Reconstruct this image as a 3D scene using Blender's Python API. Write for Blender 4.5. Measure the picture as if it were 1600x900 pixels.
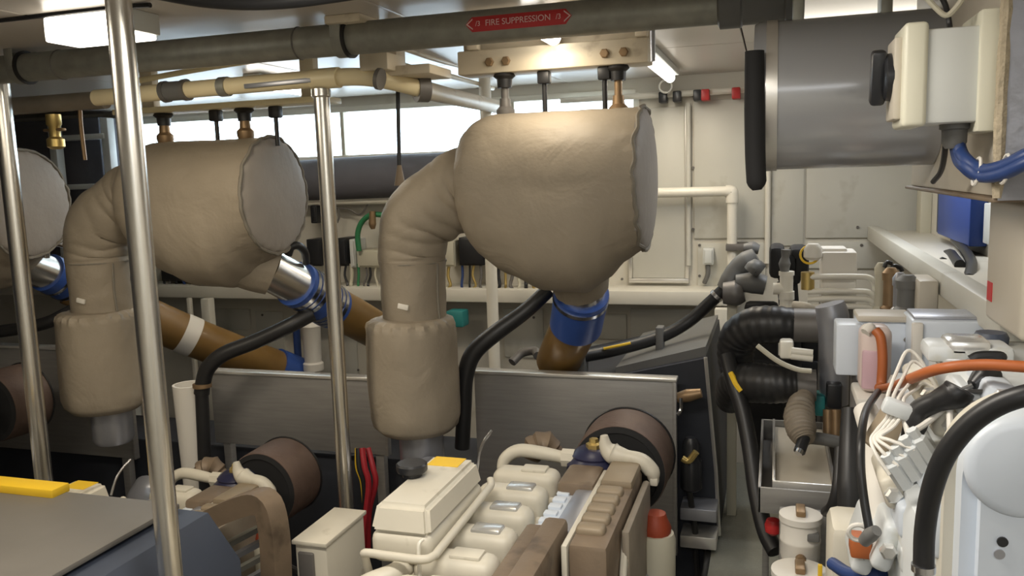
import bpy, bmesh, math, random
import numpy as np
from mathutils import Vector, Matrix, noise
random.seed(7)
for o in list(bpy.data.objects): bpy.data.objects.remove(o)
scene = bpy.context.scene
COL = scene.collection
PI = math.pi

# ------------------------------------------------------------ camera
F = 1300.0                                   # focal length in pixels of the 1600x900 frame
_d = np.array([310, -9650, -F]); _d /= np.linalg.norm(_d)
_v = (410 * 310 + F * F) / 9650
_y = np.array([410, _v, -F]); _y /= np.linalg.norm(_y)
RZ, RY = -_d, _y
RX = np.cross(RY, RZ)
ROT = np.stack([RX, RY, RZ])
CAM = np.array([0, 0, 1.5])
cd = bpy.data.cameras.new('camera'); cam = bpy.data.objects.new('camera', cd); COL.objects.link(cam)
cd.sensor_width = 36; cd.lens = F / 1600 * 36; cd.clip_start = .02
M4 = Matrix([list(ROT[i]) + [CAM[i]] for i in range(3)] + [[0, 0, 0, 1]])
cam.matrix_world = M4
scene.camera = cam
def W(px, py, Y):
    r = ROT @ np.array([px - 800, 450 - py, -F]); p = CAM + r * (Y / r[1]); return Vector(p)
def WX(px, py, X):
    r = ROT @ np.array([px - 800, 450 - py, -F]); p = CAM + r * (X / r[0]); return Vector(p)
def WZ(px, py, z):
    r = ROT @ np.array([px - 800, 450 - py, -F]); p = CAM + r * ((z - 1.5) / r[2]); return Vector(p)

# ------------------------------------------------------------ world, lights, exposure
w = bpy.data.worlds.new('world'); scene.world = w; w.use_nodes = True
bg = w.node_tree.nodes['Background']; bg.inputs[0].default_value = (.80, .91, 1, 1); bg.inputs[1].default_value = 9.0
scene.view_settings.view_transform = 'Standard'; scene.view_settings.look = 'None'
scene.view_settings.gamma = 1; scene.view_settings.exposure = -0.12; scene.view_settings.use_curve_mapping = False
def area(name, loc, sx, sy, power, col, rot=(0, 0, 0)):
    l = bpy.data.lights.new(name, 'AREA'); l.shape = 'RECTANGLE'; l.size = sx; l.size_y = sy; l.energy = power; l.color = col
    o = bpy.data.objects.new(name, l); o.location = loc; o.rotation_euler = rot; COL.objects.link(o); return o
WARM = (1, .86, .66)
area('fill_over_aisle', (-.55, 1.15, 1.90), .9, .18, 17, (1, .93, .83))  # added lamp out of view, lights the silencer fronts from above
area('fill_by_generator', (.05, -.35, 1.90), .9, .18, 15, (.93, .96, 1))  # added fill behind the camera, brightens the generator side
area('fill_over_left_aisle', (-2.3, 1.15, 1.90), .9, .18, 12, WARM)  # added warm lamp outside the frame for the left side
area('light_front_left', (-1.87, 2.04, 1.915), .28, .10, 6, WARM)
area('fill_far_right', (.30, 3.40, 1.905), .5, .08, 6.5, (.86, .92, 1))  # added cool lamp hidden by the grey tank, tints the silencer end caps
area('light_mid', (-.72, 2.68, 1.925), .05, .25, 2.2, WARM)
area('light_far', (-.50, 3.85, 1.90), .06, .7, 7, WARM)
area('light_left_far', (-2.2, 3.5, 1.93), .6, .1, 7, WARM)

# ------------------------------------------------------------ materials
MATS = {}
def mat(name, col, rough=.5, metal=0, var=.12, scale=7, bump=0, bscale=60, spec=.5, emit=0, trans=0, coat=0, stretch=(1, 1, 1), bump2=0, b2scale=9, dirt=None, dscale=3, dth=.58):
    m = bpy.data.materials.new(name); m.use_nodes = True; nt = m.node_tree; N = nt.nodes; L = nt.links
    b = N['Principled BSDF']
    b.inputs['Roughness'].default_value = rough; b.inputs['Metallic'].default_value = metal
    b.inputs['Specular IOR Level'].default_value = spec; b.inputs['Coat Weight'].default_value = coat
    b.inputs['Transmission Weight'].default_value = trans
    tc = N.new('ShaderNodeTexCoord'); mp = N.new('ShaderNodeMapping'); mp.inputs['Scale'].default_value = stretch
    L.new(tc.outputs['Object'], mp.inputs[0])
    nz = N.new('ShaderNodeTexNoise'); nz.inputs['Scale'].default_value = scale; nz.inputs['Detail'].default_value = 6
    L.new(mp.outputs[0], nz.inputs[0])
    mx = N.new('ShaderNodeMix'); mx.data_type = 'RGBA'
    mx.inputs['A'].default_value = [c * (1 - var) for c in col] + [1]; mx.inputs['B'].default_value = [min(1, c * (1 + var)) for c in col] + [1]
    L.new(nz.outputs[0], mx.inputs['Factor']); out = mx.outputs['Result']
    if dirt:
        n2 = N.new('ShaderNodeTexNoise'); n2.inputs['Scale'].default_value = dscale; n2.inputs['Detail'].default_value = 8; L.new(tc.outputs['Object'], n2.inputs[0])
        rp = N.new('ShaderNodeValToRGB'); rp.color_ramp.elements[0].position = dth; rp.color_ramp.elements[1].position = dth + .14; L.new(n2.outputs[0], rp.inputs[0])
        m2 = N.new('ShaderNodeMix'); m2.data_type = 'RGBA'; L.new(rp.outputs[0], m2.inputs['Factor']); L.new(out, m2.inputs['A']); m2.inputs['B'].default_value = list(dirt) + [1]
        out = m2.outputs['Result']
    L.new(out, b.inputs['Base Color'])
    if bump:
        n3 = N.new('ShaderNodeTexNoise'); n3.inputs['Scale'].default_value = bscale; n3.inputs['Detail'].default_value = 4; L.new(mp.outputs[0], n3.inputs[0])
        bp = N.new('ShaderNodeBump'); bp.inputs['Strength'].default_value = bump; bp.inputs['Distance'].default_value = .01
        L.new(n3.outputs[0], bp.inputs['Height']); last = bp
        if bump2:
            n4 = N.new('ShaderNodeTexNoise'); n4.inputs['Scale'].default_value = b2scale; n4.inputs['Detail'].default_value = 2; n4.inputs['Distortion'].default_value = 1.6; L.new(tc.outputs['Object'], n4.inputs[0])
            b2 = N.new('ShaderNodeBump'); b2.inputs['Strength'].default_value = bump2; b2.inputs['Distance'].default_value = .03
            L.new(n4.outputs[0], b2.inputs['Height']); L.new(bp.outputs[0], b2.inputs['Normal']); last = b2
        L.new(last.outputs[0], b.inputs['Normal'])
    if emit:
        b.inputs['Emission Color'].default_value = list(col) + [1]; b.inputs['Emission Strength'].default_value = emit
    MATS[name] = m; return m
def srgb(r, g, b):
    f = lambda c: (c / 255 / 12.92) if c <= 10 else ((c / 255 + .055) / 1.055) ** 2.4
    return (f(r), f(g), f(b))
mat('wall_paint', (.66, .63, .55), .5, var=.06, scale=3, dirt=(.5, .46, .38), dscale=4, dth=.62)
mat('panel_paint', (.60, .59, .53), .45, var=.07, scale=4, dirt=(.46, .44, .37), dscale=5, dth=.6)
mat('ceiling_paint', (.60, .545, .48), .30, var=.05, scale=2)
mat('dark_liner', (.10, .10, .115), .85, var=.2, scale=5, bump=.4, bscale=12)
mat('bilge', (.16, .15, .14), .7, var=.3, scale=6, dirt=(.05, .045, .04))
mat('walkway', (.30, .30, .25), .55, var=.12, scale=30, bump=.25, bscale=120)
mat('shelf_white', (.74, .71, .62), .45, var=.05)
mat('blanket', (.30, .256, .195), .6, var=.10, scale=9, bump=.12, bscale=90, spec=.4, bump2=.22, b2scale=6)
mat('blanket_seam', (.2, .18, .145), .7, var=.15, bump=.3)
mat('blanket_cap', (.32, .29, .26), .6, var=.1, scale=9, bump=.25, bscale=30, spec=.35)
mat('galvanized', (.34, .34, .30), .5, .6, var=.35, scale=20, bump=.05)
mat('stainless', (.82, .80, .75), .26, 1, var=.05)
mat('alu_brushed', (.35, .34, .325), .42, .5, var=.22, scale=5, stretch=(1, 1, 14), bump=.06, bscale=30)
mat('alu_edge', (.78, .76, .72), .3, .7, var=.1)
mat('tank_grey', (.40, .41, .43), .2, .25, var=.04, scale=2)
mat('cream_pipe', (.86, .74, .47), .4, var=.08)
mat('pvc_white', (.80, .77, .68), .35, var=.05)
mat('beam_paint', (.66, .58, .44), .45, var=.1, dirt=(.35, .27, .18), dscale=9, dth=.63)
mat('grey_iron', (.17, .16, .15), .5, .3, var=.25, scale=12)
mat('bronze', (.30, .20, .11), .45, .6, var=.25, scale=20)
mat('brass', (.62, .46, .17), .35, .8, var=.15)
mat('black_rubber', (.018, .018, .019), .42, var=.3, spec=.45)
mat('black_matte', (.012, .012, .013), .8, var=.3)
mat('black_plastic', (.02, .021, .024), .35, var=.2)
mat('blue_silicone', (.035, .09, .34), .38, var=.15)
mat('amber_hose', (.22, .125, .035), .42, var=.25, scale=10, coat=.2)
mat('clamp_steel', (.66, .67, .7), .2, 1, var=.06)
mat('drum_rust', (.135, .09, .07), .6, .2, var=.3, scale=18, bump=.2, bscale=50)
mat('engine_cream', (.66, .62, .52), .42, var=.08, dirt=(.42, .37, .28), dscale=9, dth=.62)
mat('engine_plate', (.72, .72, .70), .25, .6, var=.1)
mat('engine_white', (.66, .69, .70), .36, var=.08, dirt=(.5, .47, .36), dscale=8, dth=.6)
mat('guard_white', (.68, .74, .82), .35, var=.03)
mat('brown_paint', (.215, .16, .11), .5, .15, var=.2, scale=12, bump=.08, dirt=(.11, .08, .055), dscale=8)
mat('brown_light', (.30, .24, .165), .5, .1, var=.15, scale=12)
mat('intercooler', (.40, .41, .45), .35, .6, var=.15, scale=12)
mat('navy', (.02, .022, .06), .35, var=.2)
mat('yellow_label', (.85, .55, .03), .5, var=.05)
mat('red_label', (.55, .035, .04), .45, var=.05)
mat('label_print', (.85, .6, .58), .5, var=.02)
mat('orange_hose', (.42, .115, .03), .5, var=.15)
mat('red_cable', (.38, .02, .03), .5, var=.1)
mat('green_wire', (.03, .20, .08), .5, var=.15)
mat('rust_red', (.30, .05, .02), .5, var=.2)
mat('teal', (.03, .24, .24), .5, var=.1)
mat('box_white', (.66, .68, .66), .4, var=.03)
mat('box_ivory', (.78, .76, .62), .4, var=.03)
mat('box_beige', (.56, .53, .42), .5, var=.06)
mat('grey_pvc', (.15, .15, .145), .5, var=.15)
mat('blue_box', (.008, .045, .25), .4, var=.1)
mat('blue_cable', (.022, .05, .17), .42, var=.2)
mat('silver_blanket', (.52, .53, .58), .36, .35, var=.15, scale=10, bump=.5, bscale=16)
mat('frayed_edge', (.45, .38, .27), .8, var=.3, scale=50, bump=.6, bscale=90)
mat('wood_brown', (.20, .15, .10), .6, var=.15)
mat('cabinet', (.58, .53, .44), .45, var=.05)
mat('slate', (.055, .068, .10), .5, var=.15, scale=5)
mat('slate_top', (.17, .16, .145), .55, var=.15, scale=5)
mat('dark_hull', (.03, .034, .045), .6, var=.35, scale=5)
mat('bottle_plastic', (.72, .60, .56), .35, var=.06)
mat('pink_fluid', (.62, .42, .47), .3, var=.06)
mat('fibreglass', (.26, .22, .17), .6, var=.3, scale=12)
mat('red_plastic', (.5, .03, .03), .4, var=.1)
mat('tag_white', (.75, .72, .66), .55, var=.05)
mat('lamp_diffuser', (1, .93, .8), .4, var=0, emit=6)
mat('lamp_tube', (1, .95, .86), .4, var=0, emit=12)
def glass_mat():
    m = bpy.data.materials.new('window_glass'); m.use_nodes = True; nt = m.node_tree; nt.nodes.clear()
    o = nt.nodes.new('ShaderNodeOutputMaterial'); mx = nt.nodes.new('ShaderNodeMixShader'); mx.inputs[0].default_value = .07
    t = nt.nodes.new('ShaderNodeBsdfTransparent'); g = nt.nodes.new('ShaderNodeBsdfGlossy'); g.inputs['Roughness'].default_value = .05
    nz = nt.nodes.new('ShaderNodeTexNoise'); nz.inputs['Scale'].default_value = 4
    rp = nt.nodes.new('ShaderNodeValToRGB'); rp.color_ramp.elements[0].color = (.82, .88, .92, 1); rp.color_ramp.elements[1].color = (.97, .98, .98, 1)
    nt.links.new(nz.outputs[0], rp.inputs[0]); nt.links.new(rp.outputs[0], t.inputs[0])
    nt.links.new(t.outputs[0], mx.inputs[1]); nt.links.new(g.outputs[0], mx.inputs[2]); nt.links.new(mx.outputs[0], o.inputs[0])
    MATS['window_glass'] = m
glass_mat()

# ------------------------------------------------------------ shape helpers (all in world metres)
def rbox(bm, lo, hi, b=0.0, seg=2, rot=None, piv=None):
    t = bmesh.new(); bmesh.ops.create_cube(t, size=1)
    lo = Vector(lo); hi = Vector(hi)
    l2 = Vector([min(a, c) for a, c in zip(lo, hi)]); h2 = Vector([max(a, c) for a, c in zip(lo, hi)])
    s = h2 - l2; c = (l2 + h2) / 2
    for v in t.verts: v.co = Vector((v.co.x * s.x, v.co.y * s.y, v.co.z * s.z)) + c
    if b > 0: bmesh.ops.bevel(t, geom=t.edges[:], offset=min(b, .45 * min(s)), segments=seg, profile=.5, affect='EDGES')
    if rot is not None:
        p = Vector(piv) if piv is not None else c
        bmesh.ops.transform(t, matrix=Matrix.Translation(p) @ rot.to_4x4() @ Matrix.Translation(-p), verts=t.verts)
    me = bpy.data.meshes.new('_'); t.to_mesh(me); t.free(); bm.from_mesh(me); bpy.data.meshes.remove(me)
def pbox(bm, x0, y0, x1, y1, Y, depth, b=0.004, rot=None):
    """box whose front face on plane Y spans the two pixels, going back by depth"""
    a = W(x0, y0, Y); c = W(x1, y1, Y); rbox(bm, (a.x, Y, c.z), (c.x, Y + depth, a.z), b, rot=rot)
def smooth_path(pts, sub=6):
    pts = [Vector(p) for p in pts]
    if len(pts) < 3 or sub < 2: return pts
    out = []
    P = [pts[0] * 2 - pts[1]] + pts + [pts[-1] * 2 - pts[-2]]
    for i in range(1, len(P) - 2):
        for k in range(sub):
            t = k / sub; a, b, c, d = P[i - 1], P[i], P[i + 1], P[i + 2]
            out.append(.5 * ((2 * b) + (c - a) * t + (2 * a - 5 * b + 4 * c - d) * t * t + (3 * b - a - 3 * c + d) * t ** 3))
    out.append(pts[-1]); return out
def lerp_list(v, t):
    if not isinstance(v, (list, tuple)): return v
    f = t * (len(v) - 1); i = min(int(f), len(v) - 2); return v[i] + (v[i + 1] - v[i]) * (f - i)
def tube(bm, pts, r, n=12, sub=6, cap=True, fun=None, up=None):
    pts = smooth_path(pts, sub); m = len(pts)
    tan = [(pts[min(i + 1, m - 1)] - pts[max(i - 1, 0)]).normalized() for i in range(m)]
    u = Vector(up) if up else Vector((0, 0, 1))
    if abs(u.dot(tan[0])) > .95: u = Vector((0, 1, 0))
    u = (u - tan[0] * u.dot(tan[0])).normalized(); rings = []
    for i in range(m):
        u = (u - tan[i] * u.dot(tan[i])).normalized(); vv = tan[i].cross(u); t = i / (m - 1); rr = lerp_list(r, t); ring = []
        for k in range(n):
            th = 2 * PI * k / n; dd = u * math.cos(th) + vv * math.sin(th); q = rr if fun is None else rr * (fun(t, th, pts[i], dd) if fun.__code__.co_argcount == 4 else fun(t, th, pts[i]))
            ring.append(bm.verts.new(pts[i] + dd * q))
        rings.append(ring)
    for i in range(m - 1):
        for k in range(n): bm.faces.new((rings[i][k], rings[i][(k + 1) % n], rings[i + 1][(k + 1) % n], rings[i + 1][k]))
    if cap: bm.faces.new(rings[0][::-1]); bm.faces.new(rings[-1])
def tp(bm, pp, r, **k): tube(bm, [W(*p) for p in pp], r, **k)
def lathe(bm, prof, origin, axis=(0, 0, 1), n=32, fun=None):
    """prof = [(radius, height)], around axis through origin"""
    ax = Vector(axis).normalized(); q = Vector((0, 0, 1)).rotation_difference(ax); o = Vector(origin); rings = []
    for (r, h) in prof:
        if r < 1e-5: rings.append([bm.verts.new(o + q @ Vector((0, 0, h)))]); continue
        ring = []
        for k in range(n):
            th = 2 * PI * k / n; rr = r if fun is None else r * fun(h, th)
            ring.append(bm.verts.new(o + q @ Vector((rr * math.cos(th), rr * math.sin(th), h))))
        rings.append(ring)
    for a, b in zip(rings, rings[1:]):
        if len(a) == 1 and len(b) == 1: continue
        for k in range(n):
            if len(a) == 1: bm.faces.new((a[0], b[k], b[(k + 1) % n]))
            elif len(b) == 1: bm.faces.new((a[k], a[(k + 1) % n], b[0]))
            else: bm.faces.new((a[k], a[(k + 1) % n], b[(k + 1) % n], b[k]))
    if len(rings[0]) > 1: bm.faces.new(rings[0][::-1])
    if len(rings[-1]) > 1: bm.faces.new(rings[-1])
def torus(bm, origin, axis, R, r, n=32, m=8, sq=1.0):
    ax = Vector(axis).normalized(); q = Vector((0, 0, 1)).rotation_difference(ax); o = Vector(origin)
    g = [[bm.verts.new(o + q @ Vector(((R + r * math.cos(b)) * math.cos(a), (R + r * math.cos(b)) * math.sin(a), sq * r * math.sin(b)))) for b in [2 * PI * j / m for j in range(m)]] for a in [2 * PI * i / n for i in range(n)]]
    for i in range(n):
        for j in range(m): bm.faces.new((g[i][j], g[(i + 1) % n][j], g[(i + 1) % n][(j + 1) % m], g[i][(j + 1) % m]))
def prism(bm, poly, y0, y1, b=0):
    """polygon in XZ, extruded along Y"""
    f = [bm.verts.new((x, y0, z)) for x, z in poly]; g = [bm.verts.new((x, y1, z)) for x, z in poly]; n = len(poly)
    bm.faces.new(f); bm.faces.new(g[::-1])
    for i in range(n): bm.faces.new((f[i], g[i], g[(i + 1) % n], f[(i + 1) % n]))
    bmesh.ops.recalc_face_normals(bm, faces=bm.faces[:])
def B(): return bmesh.new()

# ------------------------------------------------------------ object helpers
WLOC = {}; PARENT = {}; THINGS = []
def obj(name, bm, m, parent=None, label=None, ang=38):
    bmesh.ops.recalc_face_normals(bm, faces=bm.faces[:])
    c = Vector((0, 0, 0)); n = len(bm.verts)
    xs = [v.co for v in bm.verts]
    lo = Vector([min(v[i] for v in xs) for i in range(3)]); hi = Vector([max(v[i] for v in xs) for i in range(3)]); c = (lo + hi) / 2
    if parent is None: c.z = lo.z
    for v in bm.verts: v.co -= c
    me = bpy.data.meshes.new(name); bm.to_mesh(me); bm.free()
    for p in me.polygons: p.use_smooth = True
    me.set_sharp_from_angle(angle=math.radians(ang)); me.materials.append(MATS[m])
    o = bpy.data.objects.new(name, me); COL.objects.link(o)
    WLOC[o] = c; PARENT[o] = parent
    if label: o['label'] = label
    return o
def inst(name, src, loc, parent, rot=None):
    o = bpy.data.objects.new(name, src.data if hasattr(src, 'data') else src); COL.objects.link(o)
    WLOC[o] = Vector(loc); PARENT[o] = parent
    if rot: o.rotation_euler = rot
    return o
def thing(name, label, cat, group=None):
    o = bpy.data.objects.new(name, None); COL.objects.link(o); o.empty_display_size = .05
    o['label'] = label; o['category'] = cat
    if group: o['group'] = group
    THINGS.append(o); PARENT[o] = None; return o
def solo(name, label, cat, bm, m, group=None):
    o = obj(name, bm, m); o['label'] = label; o['category'] = cat
    if group: o['group'] = group
    return o
def struct(name, bm, m, label=None, cat=None):
    o = obj(name, bm, m); o['kind'] = 'structure'
    if label: o['label'] = label
    if cat: o['category'] = cat
    return o
def finish():
    bpy.context.view_layer.update()
    kids = {}
    for o, p in PARENT.items():
        if p is not None: kids.setdefault(p, []).append(o)
    def bounds(o):
        r = [WLOC[o] + (o.rotation_euler.to_matrix() @ Vector(c)) for c in o.bound_box] if o.type == 'MESH' else []
        for k in kids.get(o, []): r += bounds(k)
        return r
    for t in THINGS:
        b = bounds(t); lo = Vector([min(v[i] for v in b) for i in range(3)]); hi = Vector([max(v[i] for v in b) for i in range(3)])
        WLOC[t] = Vector(((lo.x + hi.x) / 2, (lo.y + hi.y) / 2, lo.z))
    for o, p in PARENT.items():
        if p is not None: o.parent = p; o.location = WLOC[o] - WLOC[p]
        else: o.location = WLOC[o]
def copy_tree(o, d, label=None, parent=None, skip=()):
    """copy before finish(): a thing, its parts and their sub-parts, moved by d in the world"""
    c = o.copy(); COL.objects.link(c); PARENT[c] = parent
    if o in WLOC: WLOC[c] = WLOC[o] + Vector(d)
    if o in THINGS: THINGS.append(c)
    if label: c['label'] = label
    for k, p in list(PARENT.items()):
        if p is o and k.name.split('.')[0] not in skip: copy_tree(k, d, None, c)
    return c
BOLT = None
def bolt_mesh(r, h, m, nm):
    bm = B(); lathe(bm, [(r, 0), (r, h * .8), (r * .8, h), (0, h)], (0, 0, 0), n=6)
    me = bpy.data.meshes.new(nm); bm.to_mesh(me); bm.free(); me.materials.append(MATS[m]); return me
FRONT = (PI / 2, 0, 0)                        # rotates +Z to -Y (towards the viewer's side)
# ------------------------------------------------------------ the room
XL, XR, YN, YF, ZC, ZB = -6.0, .72, -1.2, 4.6, 2.0, -.55
bm = B(); rbox(bm, (XL, YN, ZB - .1), (XR + .1, YF, ZB)); struct('floor', bm, 'bilge')
bm = B(); rbox(bm, (XL - .1, YN - .1, ZC + .012), (XR + .1, YF + .1, ZC + .1)); ceil = struct('ceiling', bm, 'black_matte')
xs = [XL, -5.0, -4.0, -3.0, -2.05, -1.1, -.12, XR]; ys = [YN, -.2, .8, 1.62, 2.62, 3.55, YF]
for i in range(len(xs) - 1):
    for j in range(len(ys) - 1):
        bm = B(); rbox(bm, (xs[i] + .003, ys[j] + .003, ZC), (xs[i + 1] - .003, ys[j + 1] - .003, ZC + .02), .003, 1); obj('panel', bm, 'ceiling_paint', ceil)
bm = B(); rbox(bm, (XL - .1, YN, ZB), (XL, YF, ZC + .02)); struct('wall_left', bm, 'dark_liner')
bm = B(); rbox(bm, (XR, YN, ZB), (XR + .1, YF + .1, ZC + .02)); struct('wall_right', bm, 'wall_paint')
bm = B(); rbox(bm, (XL - .1, YN - .1, ZB), (XR + .1, YN, ZC + .02)); struct('wall_rear', bm, 'wall_paint')
WX0, WX1, WZ0, WZ1 = -3.98, -.72, 1.645, 1.925                    # window strip
bm = B()
rbox(bm, (XL, YF, ZB), (XR + .1, YF + .1, WZ0)); rbox(bm, (XL, YF, WZ1), (XR + .1, YF + .1, ZC + .02))
rbox(bm, (XL, YF, WZ0), (WX0, YF + .1, WZ1)); rbox(bm, (WX1, YF, WZ0), (XR + .1, YF + .1, WZ1))
wallf = struct('wall_far', bm, 'wall_paint')
# proud panels of the far wall, upper right, then the ones under the stringer
def wpanel(x0, y0, x1, y1, m='panel_paint', th=.014):
    bm = B(); pbox(bm, x0, y0, x1, y1, YF - th, th, .004); return obj('panel', bm, m, wallf)
for a in [(1084, 158, 1196, 372), (1207, 158, 1255, 384), (1262, 158, 1432, 371), (1090, 380, 1196, 452), (1262, 378, 1432, 420)]: wpanel(*a)
for a in [(334, 482, 392, 516), (398, 486, 446, 560), (470, 480, 560, 590), (612, 480, 700, 590), (786, 482, 850, 560), (918, 490, 979, 531), (985, 482, 1098, 570), (880, 536, 978, 575)]: wpanel(*a)
bolt_w = bolt_mesh(.008, .006, 'grey_iron', 'screw')
for px, py in [(1070, 262), (1083, 262), (1070, 368), (1083, 358), (1093, 383), (1093, 431), (972, 436), (1340, 355), (1346, 383), (410, 492), (560, 578), (834, 496), (1060, 540)]:
    inst('screw', bolt_w, W(px, py, YF - .014), wallf, FRONT)
# window: frame, mullions and panes
win = thing('window_1', 'long narrow strip window full of daylight high on the far wall', 'window'); win['kind'] = 'structure'
bm = B()
rbox(bm, (WX0, YF - .02, WZ0 - .02), (WX1, YF + .03, WZ0 + .012), .004); rbox(bm, (WX0, YF - .02, WZ1 - .012), (WX1, YF + .03, WZ1 + .02), .004)
rbox(bm, (WX0 - .02, YF - .02, WZ0), (WX0 + .012, YF + .03, WZ1), .004); rbox(bm, (WX1 - .012, YF - .02, WZ0), (WX1 + .02, YF + .03, WZ1), .004)
obj('window_frame', bm, 'shelf_white', win)
mull = [WX0, -3.2, -2.5, -1.42, WX1]
for x in mull[1:-1]:
    bm = B(); rbox(bm, (x - .012, YF - .015, WZ0), (x + .012, YF + .03, WZ1), .003); obj('mullion', bm, 'box_beige', win)
for a, b_ in zip(mull, mull[1:]):
    bm = B(); rbox(bm, (a, YF + .005, WZ0), (b_, YF + .009, WZ1)); obj('pane', bm, 'window_glass', win)
# stringer shelf along the far wall
bm = B(); rbox(bm, (-5.2, 4.36, .80), (-.16, YF, .875), .006); struct('trim_1', bm, 'shelf_white')
# hull liner roll under the window
bm = B(); tube(bm, [(-4.02, 4.465, 1.50), (-3.4, 4.465, 1.50), (-2.5, 4.465, 1.515), (-1.3, 4.46, 1.53), (-.98, 4.46, 1.53)], .122, n=20, fun=lambda t, th, p: 1 + .05 * noise.noise(p * 3))
solo('insulation_roll', 'dark grey padded liner bulging along the wall under the strip window', 'insulation', bm, 'dark_liner')
# frames in front of the far wall below the stringer
for i, (px, r, lab) in enumerate([(296, .014, 'thin white upright pipe under the stringer beside the tagged amber hose'), (324, .03, 'thick white upright post under the stringer behind the arched black hose')]):
    bm = B(); a = W(px, 470, 4.3); rbox(bm, (a.x - r, 4.3 - r, ZB), (a.x + r, 4.3 + r, .81), .006); solo('support_post', lab, 'post', bm, 'shelf_white')
bm = B(); a = W(1128, 475, 4.3); rbox(bm, (a.x - .035, 4.27, .10), (a.x + .03, 4.33, .80), .005)
solo('support_post', 'flat pale post at the end of the stringer near the black corrugated intake hose', 'post', bm, 'shelf_white')
bm = B(); a = W(758, 150, 4.05); lathe(bm, [(.03, ZB), (.03, ZC)], (a.x, 4.05, 0), n=20)
solo('support_post', 'round white stanchion rising behind the wrapped silencer to the ceiling', 'post', bm, 'pvc_white')
# white pipework on the far wall
t = thing('white_pipe', 'white plastic pipe running along the far wall and elbowing downward', 'pipe')
bm = B(); a = W(470, 299, 4.45); b_ = W(1135, 299, 4.45); zz = b_.z
tube(bm, [(-3.0, 4.48, zz), (b_.x, 4.48, zz)], .026, sub=1); obj('run', bm, 'pvc_white', t)
bm = B(); e = W(1144, 312, 4.48); f = W(1146, 425, 4.48); tube(bm, [(b_.x - .005, 4.48, zz), (e.x - .008, 4.48, zz - .002), (e.x, 4.48, zz - .01), (e.x, 4.48, zz - .06)], .032, sub=4); obj('elbow', bm, 'pvc_white', t)
bm = B(); tube(bm, [(e.x, 4.48, zz - .05), (e.x, 4.48, f.z)], .026, sub=1); obj('drop', bm, 'pvc_white', t)
bm = B(); rbox(bm, (e.x - .03, 4.44, f.z + .115), (e.x + .08, 4.58, f.z + .15), .004); obj('clip', bm, 'grey_iron', t)
bm = B(); tp(bm, [(545, 297, 4.42), (541, 283, 4.42), (537, 270, 4.42), (534, 264, 4.42)], [.022, .02, .024, .018]); solo('pipe_stub', 'short crooked white pipe stub standing on the long white pipe', 'pipe', bm, 'pvc_white')
bm = B(); a = W(1075, 165, 4.55); tube(bm, [(a.x, 4.56, 1.85), (a.x, 4.56, .99)], .013, sub=1); solo('conduit', 'slim vertical grey conduit on the far wall beside the access panel', 'conduit', bm, 'panel_paint')
bm = B(); a = W(1201, 165, 4.55); tube(bm, [(a.x, 4.57, 1.85), (a.x, 4.57, 1.0)], .014, sub=1); solo('conduit', 'slim vertical cream conduit on the far wall below the black foam pad', 'conduit', bm, 'pvc_white')
t = thing('access_panel', 'tall framed access panel on the far wall beside the wrapped silencer', 'panel')
a = W(984, 170, 4.55); c = W(1070, 436, 4.55)
bm = B(); rbox(bm, (a.x, 4.572, c.z), (c.x, YF, a.z), .006); obj('panel_face', bm, 'panel_paint', t)
bm = B()
for lo, hi in [((a.x - .02, 4.562, c.z - .025), (c.x + .02, YF, c.z)), ((a.x - .02, 4.562, c.z), (a.x, YF, a.z)), ((c.x, 4.562, c.z), (c.x + .02, YF, a.z))]: rbox(bm, lo, hi, .004)
obj('panel_frame', bm, 'alu_edge', t)
# pipes and fittings under the ceiling at the far wall
t = thing('sprinkler_pipe', 'thin white pipe with small valves high on the far wall', 'pipe')
bm = B(); a = W(960, 152, 4.5); b_ = W(1160, 146, 4.5); tube(bm, [(a.x - .3, 4.52, a.z), (b_.x + .9, 4.52, a.z)], .016, sub=1); obj('run', bm, 'pvc_white', t)
for px, m in [(1036, 'black_plastic'), (1058, 'black_plastic'), (1102, 'red_plastic'), (1150, 'red_plastic'), (1090, 'black_plastic')]:
    bm = B(); a2 = W(px, 156, 4.5); rbox(bm, (a2.x - .02, 4.47, a.z - .045), (a2.x + .022, 4.55, a.z + .012), .006); obj('valve', bm, m, t)
bm = B(); a = W(1040, 135, 4.45); torus(bm, a, (0, 1, 0), .032, .005, 20, 6); solo('cable_loop', 'small loop of white cable hanging below the tube lamp', 'cable', bm, 'pvc_white')
# electrical gear above the stringer
def ebox(x0, y0, x1, y1, m, name, label, cat, Y=4.45, lid=True):
    t = thing(name, label, cat)
    bm = B(); pbox(bm, x0, y0, x1, y1, Y, YF - Y, .006); obj('housing', bm, m, t)
    if lid:
        s = 2.5; bm = B(); pbox(bm, x0 + s, y0 + s, x1 - s, y1 - s, Y - .012, .016, .004); obj('cover', bm, m, t)
    return t
ebox(484, 321, 496, 349, 'black_plastic', 'wall_switch', 'small black switch high on the wall behind the slim stanchion', 'switch')
ebox(478, 374, 503, 416, 'black_plastic', 'control_unit', 'black control unit behind the steel outlet neck above the stringer', 'control box')
ebox(526, 372, 543, 416, 'black_plastic', 'control_unit', 'narrow black control unit right beside the slim stanchion', 'control box')
ebox(545, 374, 556, 418, 'box_white', 'junction_box', 'slim white box between black control unit and green hose', 'junction box')
ebox(557, 391, 596, 418, 'box_beige', 'junction_box', 'beige junction box under the green looped hose', 'junction box')
ebox(690, 376, 712, 417, 'box_beige', 'junction_box', 'tall beige junction box right beside the wrapped riser', 'junction box')
ebox(716, 371, 757, 415, 'black_plastic', 'control_unit', 'wide black control unit below the elbow of the wrapped riser', 'control box')
ebox(772, 392, 808, 414, 'black_plastic', 'control_unit', 'low black control unit under the belly of the wrapped silencer', 'control box')
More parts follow.
